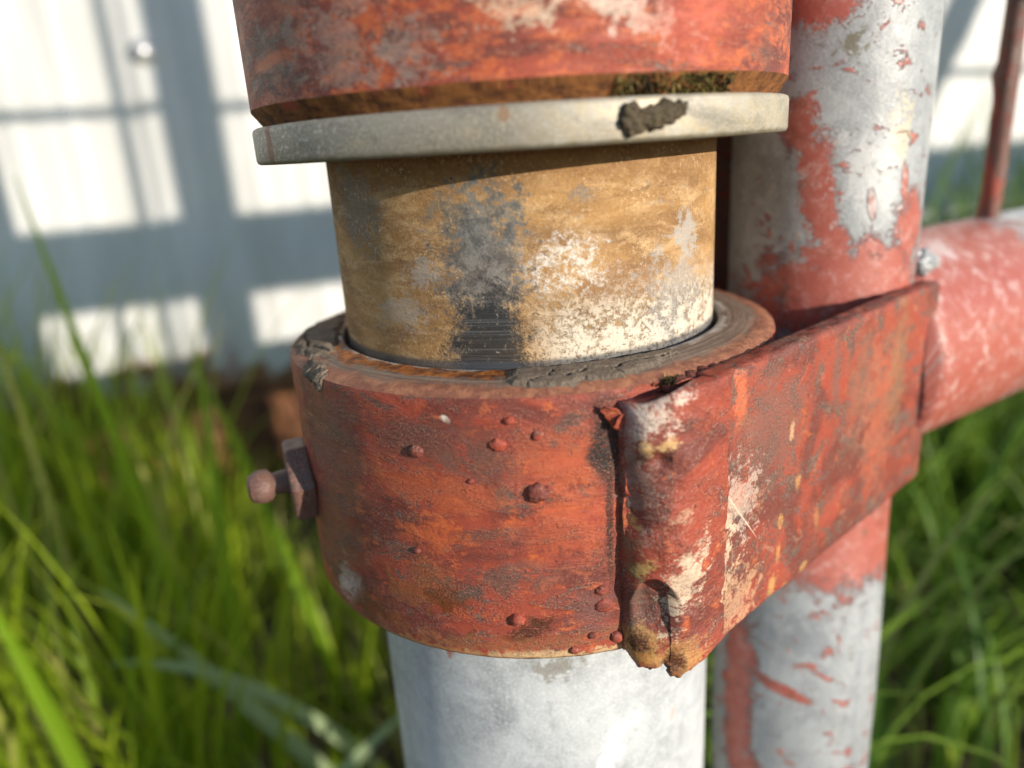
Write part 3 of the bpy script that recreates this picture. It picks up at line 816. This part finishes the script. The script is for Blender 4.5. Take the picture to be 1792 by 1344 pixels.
weld_spots = [
    (0.0045, -0.0415, 0.0030, 0.0028, 0.3, (0.36, 0.27, 0.25), 3.0, 0.75),
    (0.0080, -0.0400, 0.0025, 0.0040, -0.5, (0.66, 0.56, 0.46), 3.4, 0.8),
    (0.0066, -0.0450, 0.0012, 0.0014, 0.3, (0.62, 0.40, 0.16), 2.0, 0.85), (0.0095, -0.0445, 0.0015, 0.0010, 0.3, (0.62, 0.42, 0.18), 2.0, 0.8),
    (0.0056, -0.0470, 0.0016, 0.0010, 0.6, (0.055, 0.030, 0.020), 1.8, 0.9),
    (0.0050, -0.0520, 0.0024, 0.0060, 0.2, (0.26, 0.17, 0.14), 3.0, 0.8),
    (0.0046, -0.0580, 0.0010, 0.0014, 0.2, (0.45, 0.25, 0.08), 2.0, 0.8), (0.0036, -0.0640, 0.0016, 0.0050, 0.2, (0.18, 0.125, 0.06), 2.6, 0.8),
    (0.0060, -0.0660, 0.0020, 0.0010, 0.6, (0.52, 0.36, 0.12), 2.0, 0.8),
    (0.0058, -0.0745, 0.0034, 0.0040, 0.3, (0.095, 0.058, 0.046), 1.2, 0.9),
    (0.0052, -0.0815, 0.0034, 0.0032, 0.0, (0.52, 0.30, 0.09), 1.2, 0.95), (0.0052, -0.0812, 0.0022, 0.0022, 0.0, (0.055, 0.017, 0.007), 1.3, 0.97),
    (0.0115, -0.0845, 0.0034, 0.0032, 0.0, (0.48, 0.25, 0.09), 1.2, 0.95), (0.0110, -0.0850, 0.0016, 0.0026, 0.0, (0.055, 0.017, 0.007), 1.3, 0.97),
    (0.0120, -0.0700, 0.0020, 0.0060, -0.3, (0.62, 0.50, 0.36), 3.2, 0.8)]
weld_mat = red_paint('weld_red', weld_spots, stretch=(1.3, 1.0), seed=4.4, brown=0.55, orange=0.40, chalk=0.8, pits=0.5, ochre=0.6, bump=1.2)
WSEC = [(-0.0228, 0.0430), (-0.0237, 0.0457), (-0.0236, 0.0484), (-0.0224, 0.0508), (-0.0203, 0.0527), (-0.0170, 0.0539), (-0.0125, 0.05425), (-0.0080, 0.0541), (-0.0045, 0.0535)]
def wsec(a):
    x = a * (len(WSEC) - 1)
    i = min(int(x), len(WSEC) - 2)
    t = x - i
    P = [WSEC[max(0, min(len(WSEC) - 1, i + k))] for k in (-1, 0, 1, 2)]
    def cr(p0, p1, p2, p3):
        return 0.5 * (2 * p1 + (p2 - p0) * t + (2 * p0 - 5 * p1 + 4 * p2 - p3) * t * t + (3 * p1 - p0 - 3 * p2 + p3) * t ** 3)
    return cr(*[p[0] for p in P]), cr(*[p[1] for p in P])
NA, NZ = 110, 240
vs, us = [], []
for i in range(NZ + 1):
    zf = i / NZ
    for j in range(NA + 1):
        a = j / NA
        s, o = wsec(a)
        ztop = -0.0384 + 0.0020 * smooth01(a, 0.25, 0.6)
        zbot = -0.0842 - 0.0022 * smooth01(a, 0.12, 0.30) + 0.0010 * smooth01(a, 0.38, 0.46) - 0.0030 * smooth01(a, 0.45, 0.54) + 0.0026 * smooth01(a, 0.56, 0.95)
        zbot += 0.0005 * fnoise(a * 16, 3.0, 0.5)
        z = ztop + (zbot - ztop) * zf
        env = smooth01(a, 0, 0.2) * (1 - smooth01(a, 0.6, 1.0))
        d = 0.0
        d += 0.0012 * math.exp(-(((a - 0.30) / 0.18) ** 2) - ((z + 0.0425) / 0.0035) ** 2)      # top blob
        d -= 0.0012 * math.exp(-(((a - 0.42) / 0.07) ** 2) - ((z + 0.0472) / 0.0016) ** 2)
        d += 0.0010 * fnoise(s * 120, z * 85, 2, 2) * (1 - 0.6 * smooth01(a, 0.5, 0.9)) + 0.00016 * fnoise(s * 500, z * 500, 4, 3)
        # burnt-through hollow near the lower end, with a sharp upper lip
        q = (a - 0.37) / 0.15
        lip = smooth01(-z, 0.0676 + 0.0030 * q * q, 0.0688 + 0.0030 * q * q)
        d -= 0.0030 * lip * math.exp(-q ** 4 - max(0.0, (-z - 0.0700) / 0.0075) ** 2)
        d -= 0.0007 * math.exp(-(((a - 0.22) / 0.10) ** 2) - ((z + 0.0560) / 0.006) ** 2)
        d += 0.0005 * math.exp(-(((a - 0.50) / 0.10) ** 2) - ((z + 0.0620) / 0.005) ** 2)
        d *= env
        nv = Vector((-0.72, 0.69)) if a < 0.5 else Vector((-0.3, 0.95))
        s2, o2 = s + d * nv.x, o + d * nv.y
        if zf < 0.03 or zf > 0.975:           # turn the ends inward
            e = (0.03 - zf) / 0.03 if zf < 0.5 else (zf - 0.975) / 0.025
            o2 -= 0.0010 * e * e * env; s2 += 0.0004 * e * e * env
        vs.append(at_plate(s2, o2, z)); us.append((a * 0.021, z))
fs = grid_faces(NZ + 1, NA + 1, 0, True)
# close the weld's ends back to the plate
for row, flip in ((0, True), (NZ, False)):
    o0 = len(vs)
    for j in range(NA + 1):
        p = vs[row * (NA + 1) + j]
        q = at_plate(-0.0120, 0.0505, p.z)
        vs.append(p.lerp(q, 0.85)); us.append((j / NA * 0.021, p.z + (0.003 if row == 0 else -0.003)))
    for j in range(NA):
        a_, b_ = row * (NA + 1) + j, row * (NA + 1) + j + 1
        fs.append((a_, b_, o0 + j + 1, o0 + j) if flip else (a_, o0 + j, o0 + j + 1, b_))
weld = mesh_obj('weld_bead', vs, fs, weld_mat, gate, us)

# filler along the top seam between collar and plate
def seam_pts(k):
    out = []
    for i in range(26):
        t = i / 25
        s = -0.0165 + 0.0185 * t
        out.append(at_plate(s, 0.0497 - 0.004 * (1 - t) * 0.4, -0.0379 + 0.0003 * math.sin(i * 1.7)))
    return out
tube('weld_seam', seam_pts(0), lambda t: 0.0014 * (0.6 + 0.6 * math.sin(math.pi * min(1, t * 1.1)) ** 0.5), edge_mat, gate, 16, disp=lambda th, L: 0.0003 * fnoise(th * 2, L * 700, 3))

# curled paint flakes near the weld
FL = red_paint('flake_paint', seed=9.2, brown=0.05, orange=0.9, chalk=0.2, pits=0.1)
def flake(pts, width, curl, lift=0.0006):
    """a strip of lifted paint: pts are (th, z) on the collar face"""
    vs, us, W = [], [], 8
    for i, (th, z) in enumerate(pts):
        t = i / (len(pts) - 1)
        w = width * (0.35 + 0.65 * math.sin(math.pi * (0.12 + 0.8 * t))) * (1 + 0.35 * fnoise(t * 5, th * 20, 1))
        a = pts[min(i + 1, len(pts) - 1)]; c = pts[max(i - 1, 0)]
        d = Vector(((a[0] - c[0]) * 0.0502, a[1] - c[1])).normalized()
        nn = Vector((-d.y, d.x))
        for j in range(W + 1):
            q = j / W - 0.5
            uu, vv = th * 0.0502 + nn.x * q * w, z + nn.y * q * w
            h = lift + curl * (q + 0.5) ** 2 + 0.0002 * fnoise(uu * 700, vv * 700, 2)
            vs.append(at_post(uu / 0.0502, 0.0502 + h, vv)); us.append((uu, vv))
    o = mesh_obj('paint_flake', vs, grid_faces(len(pts), W + 1), FL, gate, us)
    m = o.modifiers.new('thick', 'SOLIDIFY'); m.thickness = 0.00018
    return o
def lin(a, c, n=10, bow=0.0):
    return [(a[0] + (c[0] - a[0]) * i / n + bow * math.sin(math.pi * i / n), a[1] + (c[1] - a[1]) * i / n) for i in range(n + 1)]
flake(lin((0.172, -0.0388), (0.212, -0.0425), 12, 0.020), 0.0022, 0.0010, 0.0008)
flake(lin((0.205, -0.0422), (0.345, -0.0384), 16, -0.020), 0.0020, 0.0006, 0.0014)
flake(lin((0.238, -0.0432), (0.246, -0.0540), 14, 0.008), 0.0013, 0.0004, 0.0014)
flake(lin((0.244, -0.0545), (0.252, -0.0640), 12, -0.006), 0.0012, 0.0005, 0.0010)
flake(lin((0.395, -0.0374), (0.480, -0.0369), 8, 0.0), 0.0014, 0.0005, 0.0010)
flake(lin((0.66, -0.0376), (0.78, -0.0370), 8, 0.0), 0.0015, 0.0006, 0.0010)

# grease nipple on the collar's left side
NIP = red_paint('nipple_paint', seed=6.6, brown=1.9, orange=-0.5, chalk=0.10, pits=0.15, stretch=(1, 1), bump=0.5)
NIP_TIP = red_paint('nipple_tip', seed=8.6, brown=2.6, orange=-1.0, chalk=0.6, pits=0.2, stretch=(1, 1), bump=0.5)
TH_N = -1.215
nd = Vector((math.sin(TH_N), -math.cos(TH_N), 0.0))
nd = (nd + Vector((0, 0, -0.02))).normalized()
n_side = Vector((0, 0, 1)).cross(nd).normalized()
n_up = nd.cross(n_side)
npos = at_post(TH_N, 0.0507, -0.0618)
def nip_mesh(name, prof, nseg, rot, mat, parent, smooth, ringfun=None):
    vs, us = [], []
    for (r, h) in prof:
        for j in range(nseg + 1):
            a = 2 * math.pi * j / nseg + rot
            k = ringfun(a, h) if ringfun else 1.0
            vs.append(npos + nd * h + (n_side * math.cos(a) + n_up * math.sin(a)) * r * k); us.append((a * 0.006, h + r))
    return mesh_obj(name, vs, grid_faces(len(prof), nseg + 1, 0, True), mat, parent, us, smooth)
nip = nip_mesh('grease_nipple', dense([(0.0026, 0.0036), (0.0024, 0.0050), (0.0022, 0.0068)], 0.0006), 32, 0, NIP, gate, True)
hexo = nip_mesh('hex_nut', [(0.0, -0.001), (0.0083, -0.001), (0.0086, -0.0004), (0.0086, 0.0030), (0.0080, 0.0037), (0.0, 0.0037)], 6, math.radians(6), NIP, nip, False)
bm_ = hexo.modifiers.new('bevel', 'BEVEL'); bm_.width = 0.00035; bm_.segments = 2; bm_.limit_method = 'ANGLE'
nip_mesh('ball_tip', dense([(0.0022, 0.0066), (0.0031, 0.0074), (0.0034, 0.0086), (0.0033, 0.0098), (0.0026, 0.0112), (0.0013, 0.0116), (0.0, 0.0116)], 0.0005), 32, 0, NIP_TIP, nip, True)

# ------------------------------------------------------------------ stile, lower bend and rail
stile_mat = zinc('stile_zinc', red_at=[
    (-0.0110, 0.0225, 0.0060, 0.0040, 0.2), (-0.0140, 0.0000, 0.0040, 0.0060, 0.0), (-0.0100, -0.0130, 0.0042, 0.0120, 0.15),
    (-0.0060, -0.0240, 0.0030, 0.0040, 0.6), (0.0015, -0.0170, 0.0010, 0.0030, 0.2), (0.0095, -0.0130, 0.0012, 0.0040, 0.1),
    (-0.0020, -0.0350, 0.0240, 0.0100, 0.1), (0.0140, -0.0230, 0.0060, 0.0080, -0.1), (0.0020, -0.1020, 0.040, 0.0130, 0.05),
    (-0.0230, -0.1480, 0.0050, 0.0280, 0.0), (-0.0110, -0.1405, 0.0080, 0.0012, -0.25), (0.0078, -0.1566, 0.0012, 0.0016, 0.2), (-0.0180, -0.1720, 0.0040, 0.0120, 0.1),
    (-0.0060, 0.0400, 0.0090, 0.0090, 0.0)],
    red=0.42, spots=[(-0.0053, 0.0145, 0.0026, 0.0022, 0.3, (0.12, 0.10, 0.05), 2.6, 0.8), (0.0070, -0.0037, 0.0030, 0.0060, 0.0, (0.58, 0.50, 0.33), 2.0, 0.6),
                     (0.0020, -0.0120, 0.0060, 0.0070, 0.2, (0.50, 0.50, 0.50), 3.0, 0.7), (0.0090, -0.1500, 0.0012, 0.0300, 0.0, (0.22, 0.235, 0.26), 2.6, 0.5),
                     (-0.0060, -0.1280, 0.0040, 0.0050, 0.4, (0.20, 0.21, 0.23), 2.6, 0.6)], seed=0.0, bright=0.80, rust=0.75)
pts, uvz = [], []
z = 0.30
while z > -0.150:
    pts.append(Vector((ST.x, ST.y, z)) if z > -0.09 else Vector((ST.x - 0.0040 * smooth01(-z, 0.09, 0.15), ST.y - 0.010 * smooth01(-z, 0.09, 0.15), z)))
    z -= 0.004
c0 = pts[-1]
for i in range(1, 60):                      # the foot kicks out along the gate and runs into the soil
    k = 0.004 * i
    pts.append(c0 + GD * (1.7 * max(0.0, k - 0.012) ** 2 + 0.0) + Vector((0, 0, -k)))
stile = tube('stile', pts, 0.0213, stile_mat, gate, 64)
# make the pipe's UV v equal to height along the upright (first point at z = 0.30, measured downward)
lay = stile.data.uv_layers[0].data
for d in lay:
    d.uv = (-d.uv[0], 0.30 - d.uv[1])

bvv, bff = [], []
box(bvv, bff, 0.0450, 0.2115, 0.10, 0.062, 0.006, 0.40, (0.995, -0.10))  # bar added behind the pin to block wall light and darken the gap
block_mat = red_paint('light_block_rust', seed=3.9, brown=1.5, orange=0.0, chalk=0.1, pits=0.6)
mesh_obj('light_block_bar', bvv, bff, block_mat, gate, [(v.x, v.z) for v in bvv], False)

rail_mat = zinc('rail_zinc', red_at=[(0.0, 0.022, 0.20, 0.046, 0.0), (0.02, 0.050, 0.030, 0.016, 0.3)], red=0.35, seed=3.0, bright=1.2, chalk=0.85,
                spots=[(-0.010, 0.030, 0.006, 0.010, 0.3, (0.62, 0.55, 0.55), 3.0, 0.6), (0.012, 0.024, 0.004, 0.006, 0.3, (0.66, 0.60, 0.60), 3.0, 0.6),
                       (-0.030, 0.035, 0.010, 0.010, 0.3, (0.66, 0.60, 0.60), 3.0, 0.6)])
RC = Vector((0.0774, 0.1800, -0.0575)) + Vector((0.853, 0.522, 0)) * 0.008
RD = Vector((0.853, 0.522, 0)).normalized()
rail = tube('rail', [RC + RD * (0.0 + 0.006 * i) for i in range(190)], 0.0278, rail_mat, gate, 64)
# weld lump between plate end, stile and rail
joint_mat = red_paint('joint_red', seed=1.9, brown=0.15, orange=0.35, chalk=0.25, pits=0.2)
vs, us = [], []
for i in range(41):
    for j in range(61):
        a, t = -math.pi / 2 + math.pi * i / 40, 2 * math.pi * j / 60
        r = 1 + 0.10 * fnoise(math.cos(t) * 2, math.sin(t) * 2, a * 2) + 0.03 * fnoise(math.cos(t) * 9, math.sin(t) * 9, a * 9)
        p = at_plate(0.0760, 0.0470, -0.0600) + U * (0.0085 * math.cos(a) * math.cos(t) * r) + N * (0.0062 * math.cos(a) * math.sin(t) * r) + Vector((0, 0, 0.0265 * math.sin(a) * r))
        vs.append(p); us.append((t * 0.007, p.z))
mesh_obj('weld_joint', vs, grid_faces(41, 61), joint_mat, gate, us)
vs, us = [], []
for i in range(21):
    for j in range(31):
        a, t = -math.pi / 2 + math.pi * i / 20, 2 * math.pi * j / 30
        r = 1 + 0.45 * fnoise(math.cos(t) * 2, math.sin(t) * 2, a * 2)
        p = Vector((0.0980, 0.1722, -0.0325)) + Vector((0.0040 * math.cos(a) * math.cos(t) * r, 0.0034 * math.cos(a) * math.sin(t) * r, 0.0026 * math.sin(a) * r))
        vs.append(p); us.append((t * 0.004, p.z))
mesh_obj('weld_spatter', vs, grid_faces(21, 31), zinc('weld_zinc', seed=6.0, bright=0.9), gate, us)

rod_mat = red_paint('rod_rust', stretch=(1.0, 0.35), seed=2.9, brown=1.3, orange=0.0, chalk=0.1, pits=0.3)
RP = RC + RD * 0.0720
rp = [Vector((RP.x - 0.0 * k, RP.y, -0.034 + 0.004 * k)) for k in range(26)]
tube('infill_rod', rp, 0.0029, rod_mat, gate, 20, disp=lambda th, L: 0.00035 * fnoise(th, L * 90, 1) + (0.0012 * math.exp(-((L - 0.043) / 0.0025) ** 2) if th < 0 else 0))

# ------------------------------------------------------------------ dried mud and moss on the collar rim
def rim_z(r):
    return ZT if r < 0.044 else ZT + (-0.0358 - ZT) * (r - 0.044) / 0.0042 if r < 0.0482 else -0.0358 - 0.0008 * (r - 0.0482) / 0.0018
def rim_map(u, v, h):                       # u = arc at r 0.0445, v = radius
    return at_post(u / 0.0445, v, rim_z(v) + h)
def crack(u, v, pts, w):
    best = 1e9
    for (a, c) in zip(pts, pts[1:]):
        ax, ay, bx, by = a[0], a[1], c[0], c[1]
        L2 = (bx - ax) ** 2 + (by - ay) ** 2
        t = max(0, min(1, ((u - ax) * (bx - ax) + (v - ay) * (by - ay)) / L2))
        best = min(best, math.hypot(u - ax - t * (bx - ax), v - ay - t * (by - ay)))
    return smooth01(best, w * 0.4, w)
def mudB(u, v):
    x = (u - 0.0105) / 0.0165
    if abs(x) > 1:
        return -1
    vin = 0.0392 + 0.0012 * x * x
    vout = 0.0482 - 0.0022 * (x + 0.5) ** 2 + 0.0010 * fnoise(u * 200, 1, 0)
    if x < -0.75:
        vout -= 0.008 * (-0.75 - x)
    m = min(v - vin, vout - v, (1 - abs(x)) * 0.010) + 0.0004 * fnoise(u * 500, v * 500, 3)
    if m <= 0:
        return -1
    h = 0.00055 * smooth01(m, 0, 0.0014) + 0.00010 * fnoise(u * 300, v * 300, 2)
    wob = 0.0006 * fnoise(u * 420, v * 420, 8)
    for pts, w in (([(0.004, 0.0452), (0.0085, 0.0430), (0.0120, 0.0446), (0.0165, 0.0428), (0.0250, 0.0436)], 0.00042), ([(-0.0015, 0.0462), (0.0020, 0.0442), (0.0022, 0.0425)], 0.00030), ([(0.0115, 0.0448), (0.0128, 0.0470)], 0.0003)):
        h *= 0.05 + 0.95 * crack(u + wob, v + wob, pts, w)
    return max(h, 0.00002)
mb = patch('dried_mud', -0.007, 0.028, 0.0388, 0.0494, 0.00011, mudB, rim_map, MUD_G)
tag(mb, 'cracked grey brown mud crust on the collar rim in front of the pin', 'mud')
def mudA(u, v):
    th = u / 0.0445
    x = (th + 1.42) / 0.40
    e = 0.22 * fnoise(u * 220, v * 220, 4)
    m1 = 1 - math.hypot(x, (v - 0.0447) / 0.0047) + e
    if m1 <= 0:
        return -1
    h = 0.0006 * smooth01(m1, 0, 0.22) + 0.00012 * fnoise(u * 350, v * 350, 6)
    h *= 0.1 + 0.9 * crack(u, v + 0.0006 * fnoise(u * 300, v * 300, 2), [(-0.0700, 0.0502), (-0.0640, 0.0470), (-0.0560, 0.0465), (-0.0480, 0.0440)], 0.0005)
    return max(h, 0.00003)
ma = patch('dried_mud', -0.0880, -0.0450, 0.0396, 0.0505, 0.00018, mudA, rim_map, MUD_G)
tag(ma, 'smooth grey mud slab on the collar rim above the grease nipple', 'mud')
def mudC(u, v):
    d = min(math.hypot((u + 0.0445) / 0.0030, (v + 0.0002) / 0.0017), math.hypot((u + 0.0485) / 0.0042, (v - 0.0020) / 0.0022))
    k = 1 - d + 0.45 * fnoise(u * 450, v * 450, 8)
    if k <= 0:
        return -1
    return max(0.00005, 0.0007 * (1 - math.exp(-3 * k)) + 0.0003 * fnoise(u * 900, v * 900, 3))
def mapC(u, v, h):                          # wraps over the rim edge
    th = u / 0.0502
    if v > 0:
        return at_post(th, 0.0502 - v * 0.95, -0.0368 + min(v, 0.0018) * 0.55 + h)
    return at_post(th, 0.0502 + h, -0.0370 + v)
mc = patch('mud_clod', -0.0535, -0.0380, -0.0032, 0.0060, 0.00015, mudC, mapC, MUD_G)
tag(mc, 'small crumbly mud lump hanging over the collar rim edge', 'mud')
sp = []
for i in range(260):
    p = at_plate(-0.0150 + random.gauss(0, 0.0010), 0.0478 + random.gauss(0, 0.0006), -0.0370)
    sp.append((p, Vector((random.gauss(0, 0.4), -0.5, 1)).normalized(), random.uniform(0.0005, 0.0011)))
ms = tuft_mesh('moss', sp, MOSS)
tag(ms, 'tiny yellowish moss tuft in the corner between collar and bracket plate', 'moss', kind='stuff')

# ================================================================== stock-yard panel beside the photographer (outside the frame, shades the wall)
b = NB('panel_pipe')
PANEL = b.done(b.mix(b.noise(b.obj(), 20, 5), (0.26, 0.27, 0.28), (0.42, 0.43, 0.44)), 0.5, None, 0.2)
T = 1.2
def shade(t, z):                            # the point that shades the wall at (t, z)
    return on_wall(t, z) + TO_SUN * T
panel = empty('yard_panel', shade(0.6, 0.0) * 1.0)
panel.location.z = GROUND
tag(panel, 'galvanised stock yard panel of pipes and rods beside the gate', 'panel')
def bar(name, a, c, r):
    return tube(name, [a, a.lerp(c, 0.5), c], r, PANEL, panel, 24)
bar('panel_rail', shade(0.0, -0.0875), shade(1.9, -0.062), 0.037)
bar('panel_rod', shade(0.0, 0.047), shade(1.9, 0.047), 0.0045)
def upright(name, t, r, lean=0.0):
    p = shade(t, 0.0)
    q = Vector((p.x, p.y, GROUND - 0.02)); w = Vector((p.x, p.y, 0.95)) + WD * lean
    return bar(name, q, w, r)
upright('panel_rod', 0.118, 0.0045)
upright('panel_post', 0.172, 0.0235)
upright('panel_rod', 0.36, 0.0045)
upright('panel_post', 1.9, 0.0235)
bar('panel_brace', shade(0.90, -0.12), shade(1.12, 0.32), 0.022)
bar('panel_rail', shade(0.0, 0.33), shade(1.9, 0.33), 0.0215)

# ================================================================== grass
def grass_mat(name, c0, c1, c2):
    b = NB(name)
    r = b.island()
    col = b.mix(b.rng(r, 0.0, 0.6), c0, c1)
    col = b.mix(b.rng(r, 0.72, 0.98), col, c2)
    b.put(b.p.inputs['Base Color'], col)
    b.p.inputs['Roughness'].default_value = 0.45
    b.p.inputs['Specular IOR Level'].default_value = 0.4
    tr = b.new('ShaderNodeBsdfTranslucent')
    b.put(tr.inputs[0], b.mix(0.35, col, (0.30, 0.42, 0.03)))
    mx = b.new('ShaderNodeMixShader')
    mx.inputs[0].default_value = 0.55
    b.t.links.new(b.p.outputs[0], mx.inputs[1])
    b.t.links.new(tr.outputs[0], mx.inputs[2])
    b.t.links.new(mx.outputs[0], b.out.inputs[0])
    return b.mat
G_L = grass_mat('grass_yellow_green', (0.16, 0.25, 0.014), (0.36, 0.47, 0.025), (0.50, 0.46, 0.16))
G_R = grass_mat('grass_mid_green', (0.07, 0.16, 0.025), (0.18, 0.32, 0.055), (0.34, 0.36, 0.14))
def blade(vs, fs, base, direc, L, w, bend, seg=7, up=1.0):
    """a curved, slightly folded blade: starts upright and arches over towards direc"""
    d = Vector((math.cos(direc), math.sin(direc), 0))
    side = Vector((-d.y, d.x, 0))
    p, ang = Vector(base), math.radians(90) * up - random.uniform(0, 0.12)
    o = len(vs)
    for i in range(seg + 1):
        t = i / seg
        ww = w * (1 - t ** 2.2) * (0.65 + 0.5 * min(1, t * 4)) + 0.0002
        tan = d * math.cos(ang) + Vector((0, 0, math.sin(ang)))
        nrm = tan.cross(side)
        vs.append(p - side * ww / 2 + nrm * ww * 0.12); vs.append(p - nrm * ww * 0.10); vs.append(p + side * ww / 2 + nrm * ww * 0.12)
        p = p + tan * (L / seg)
        ang -= bend / seg * (0.4 + 1.2 * t)
    for i in range(seg):
        a = o + i * 3
        fs.append((a, a + 1, a + 4, a + 3)); fs.append((a + 1, a + 2, a + 5, a + 4))
def wall_y(x):
    return W0.y + (x - W0.x) * math.tan(math.radians(15))
def blocked(x, y):
    if math.hypot(x - AX.x, y - AX.y) < 0.06 or math.hypot(x, y) < 0.24:
        return True
    for k in range(9):
        q = ST + GD * (0.12 * k)
        if math.hypot(x - q.x, y - q.y) < 0.030:
            return True
    return False
def field(name, mat, n, x0, x1, y0, y1, lf, wf, bf, mask=None):
    vs, fs, k, tries = [], [], 0, 0
    while k < n and tries < n * 12:
        tries += 1
        x, y = random.uniform(x0, x1), random.uniform(y0, y1)
        if y > wall_y(x) - 0.012 or blocked(x, y):
            continue
        if mask and random.random() > mask(x, y):
            continue
        blade(vs, fs, (x, y, GROUND - 0.004), random.uniform(0, 6.283), lf(x, y), wf(), bf())
        k += 1
    return mesh_obj(name, vs, fs, mat, None, None, True)
def lenL(x, y):
    a = math.degrees(math.atan2(x, y))
    top = 0.345 - 0.235 * smooth01(a, -29, -19)
    return random.uniform(0.35, 1.0) * top * (1.0 if y > 0.36 else 0.75)
def dens(x, y):
    a = math.degrees(math.atan2(x, y))
    near_wall = smooth01(y, wall_y(x) - 0.26, wall_y(x) - 0.14) * smooth01(a, -30, -24) * (1 - smooth01(a, 8, 16))
    return (0.12 + 0.88 * smooth01(fnoise(x * 9, y * 9, 4), -0.2, 0.3)) * (1 - 0.8 * near_wall)
gl = field('grass', G_L, 1050, -0.62, 0.06, 0.27, 0.70, lenL, lambda: random.uniform(0.0028, 0.0062), lambda: random.uniform(0.1, 1.5), dens)
tag(gl, 'tall bright yellow green grass growing left of the post before the wall', 'grass', kind='stuff')
gr = field('grass', G_R, 2600, 0.02, 1.05, 0.25, 0.95, lambda x, y: random.uniform(0.4, 1.0) * (0.42 if y > 0.55 and x > 0.30 else 0.26), lambda: random.uniform(0.003, 0.0065), lambda: random.uniform(0.7, 2.4), dens)
tag(gr, 'mid green arching grass growing behind and under the gate rail', 'grass', kind='stuff')
gs = field('grass', G_L, 1900, -0.7, 1.0, 0.25, 0.95, lambda x, y: random.uniform(0.03, 0.085), lambda: random.uniform(0.0018, 0.0035), lambda: random.uniform(0.3, 1.6), dens)
tag(gs, 'short fresh grass undergrowth covering the soil below the gate', 'grass', kind='stuff')
# dry straw litter on the soil
STRAW = grass_mat('dry_straw', (0.16, 0.115, 0.06), (0.34, 0.26, 0.14), (0.40, 0.34, 0.22))
vs, fs = [], []
for i in range(500):
    x, y = random.uniform(-0.6, 0.9), random.uniform(0.25, 0.85)
    if y > wall_y(x) - 0.03:
        continue
    blade(vs, fs, (x, y, GROUND + random.uniform(0.004, 0.02)), random.uniform(0, 6.28), random.uniform(0.04, 0.12), random.uniform(0.0015, 0.004), random.uniform(-0.3, 0.3), 4, random.uniform(0.0, 0.15))
lt = mesh_obj('straw_litter', vs, fs, STRAW)
tag(lt, 'dry pale straw litter lying on the soil among the grass', 'straw', kind='stuff')

# single blades that stand out
def long_blade(base, tip, sag, w, mat, label):
    A, B = Vector(base), Vector(tip)
    M = (A + B) / 2 + Vector((0, 0, sag))
    vs, fs, n = [], [], 16
    for i in range(n + 1):
        t = i / n
        p = A * (1 - t) ** 2 + M * 2 * t * (1 - t) + B * t * t
        tan = ((M - A) * (1 - t) + (B - M) * t).normalized()
        side = tan.cross(Vector((0.15, -0.8, 0.6))).normalized()
        nrm = side.cross(tan)
        ww = w * (0.5 + 0.5 * min(1, t * 5)) * (1 - 0.92 * t ** 3)
        vs += [p - side * ww / 2 + nrm * ww * 0.1, p - nrm * ww * 0.08, p + side * ww / 2 + nrm * ww * 0.1]
    for i in range(n):
        a = i * 3
        fs += [(a, a + 1, a + 4, a + 3), (a + 1, a + 2, a + 5, a + 4)]
    o = mesh_obj('grass_blade', vs, fs, mat)
    return tag(o, label, 'grass blade', 'broad single grass blades')
G_P = grass_mat('grass_pale', (0.34, 0.44, 0.22), (0.40, 0.50, 0.28), (0.42, 0.50, 0.28))
G_B = grass_mat('grass_fresh', (0.15, 0.28, 0.012), (0.20, 0.34, 0.015), (0.24, 0.36, 0.02))
long_blade((-0.100, 0.320, GROUND), (-0.199, 0.302, -0.187), 0.010, 0.0085, G_P, 'pale folded grass blade slanting up to the left below the grease nipple')
long_blade((-0.080, 0.330, GROUND), (-0.192, 0.284, -0.215), 0.050, 0.0070, G_P, 'pale green grass blade lying nearly level low among the grass')
long_blade((-0.150, 0.270, GROUND), (-0.062, 0.304, -0.268), 0.012, 0.0085, G_P, 'broad grey green grass blade reaching towards the galvanised post')
long_blade((-0.205, 0.400, GROUND), (-0.240, 0.384, 0.000), -0.02, 0.0080, G_B, 'tall fresh green grass blade standing against the shaded wall')
long_blade((-0.120, 0.390, GROUND), (-0.176, 0.405, -0.118), 0.03, 0.0075, G_B, 'fresh green grass blade leaning left above the grease nipple')
long_blade((-0.170, 0.350, GROUND), (-0.168, 0.386, -0.088), 0.00, 0.0090, G_B, 'broad upright yellow green grass blade in front of the wall shadow')
long_blade((-0.190, 0.262, GROUND), (-0.222, 0.262, -0.150), 0.02, 0.0090, G_B, 'thick bright grass blade curving up beside its pale neighbours')
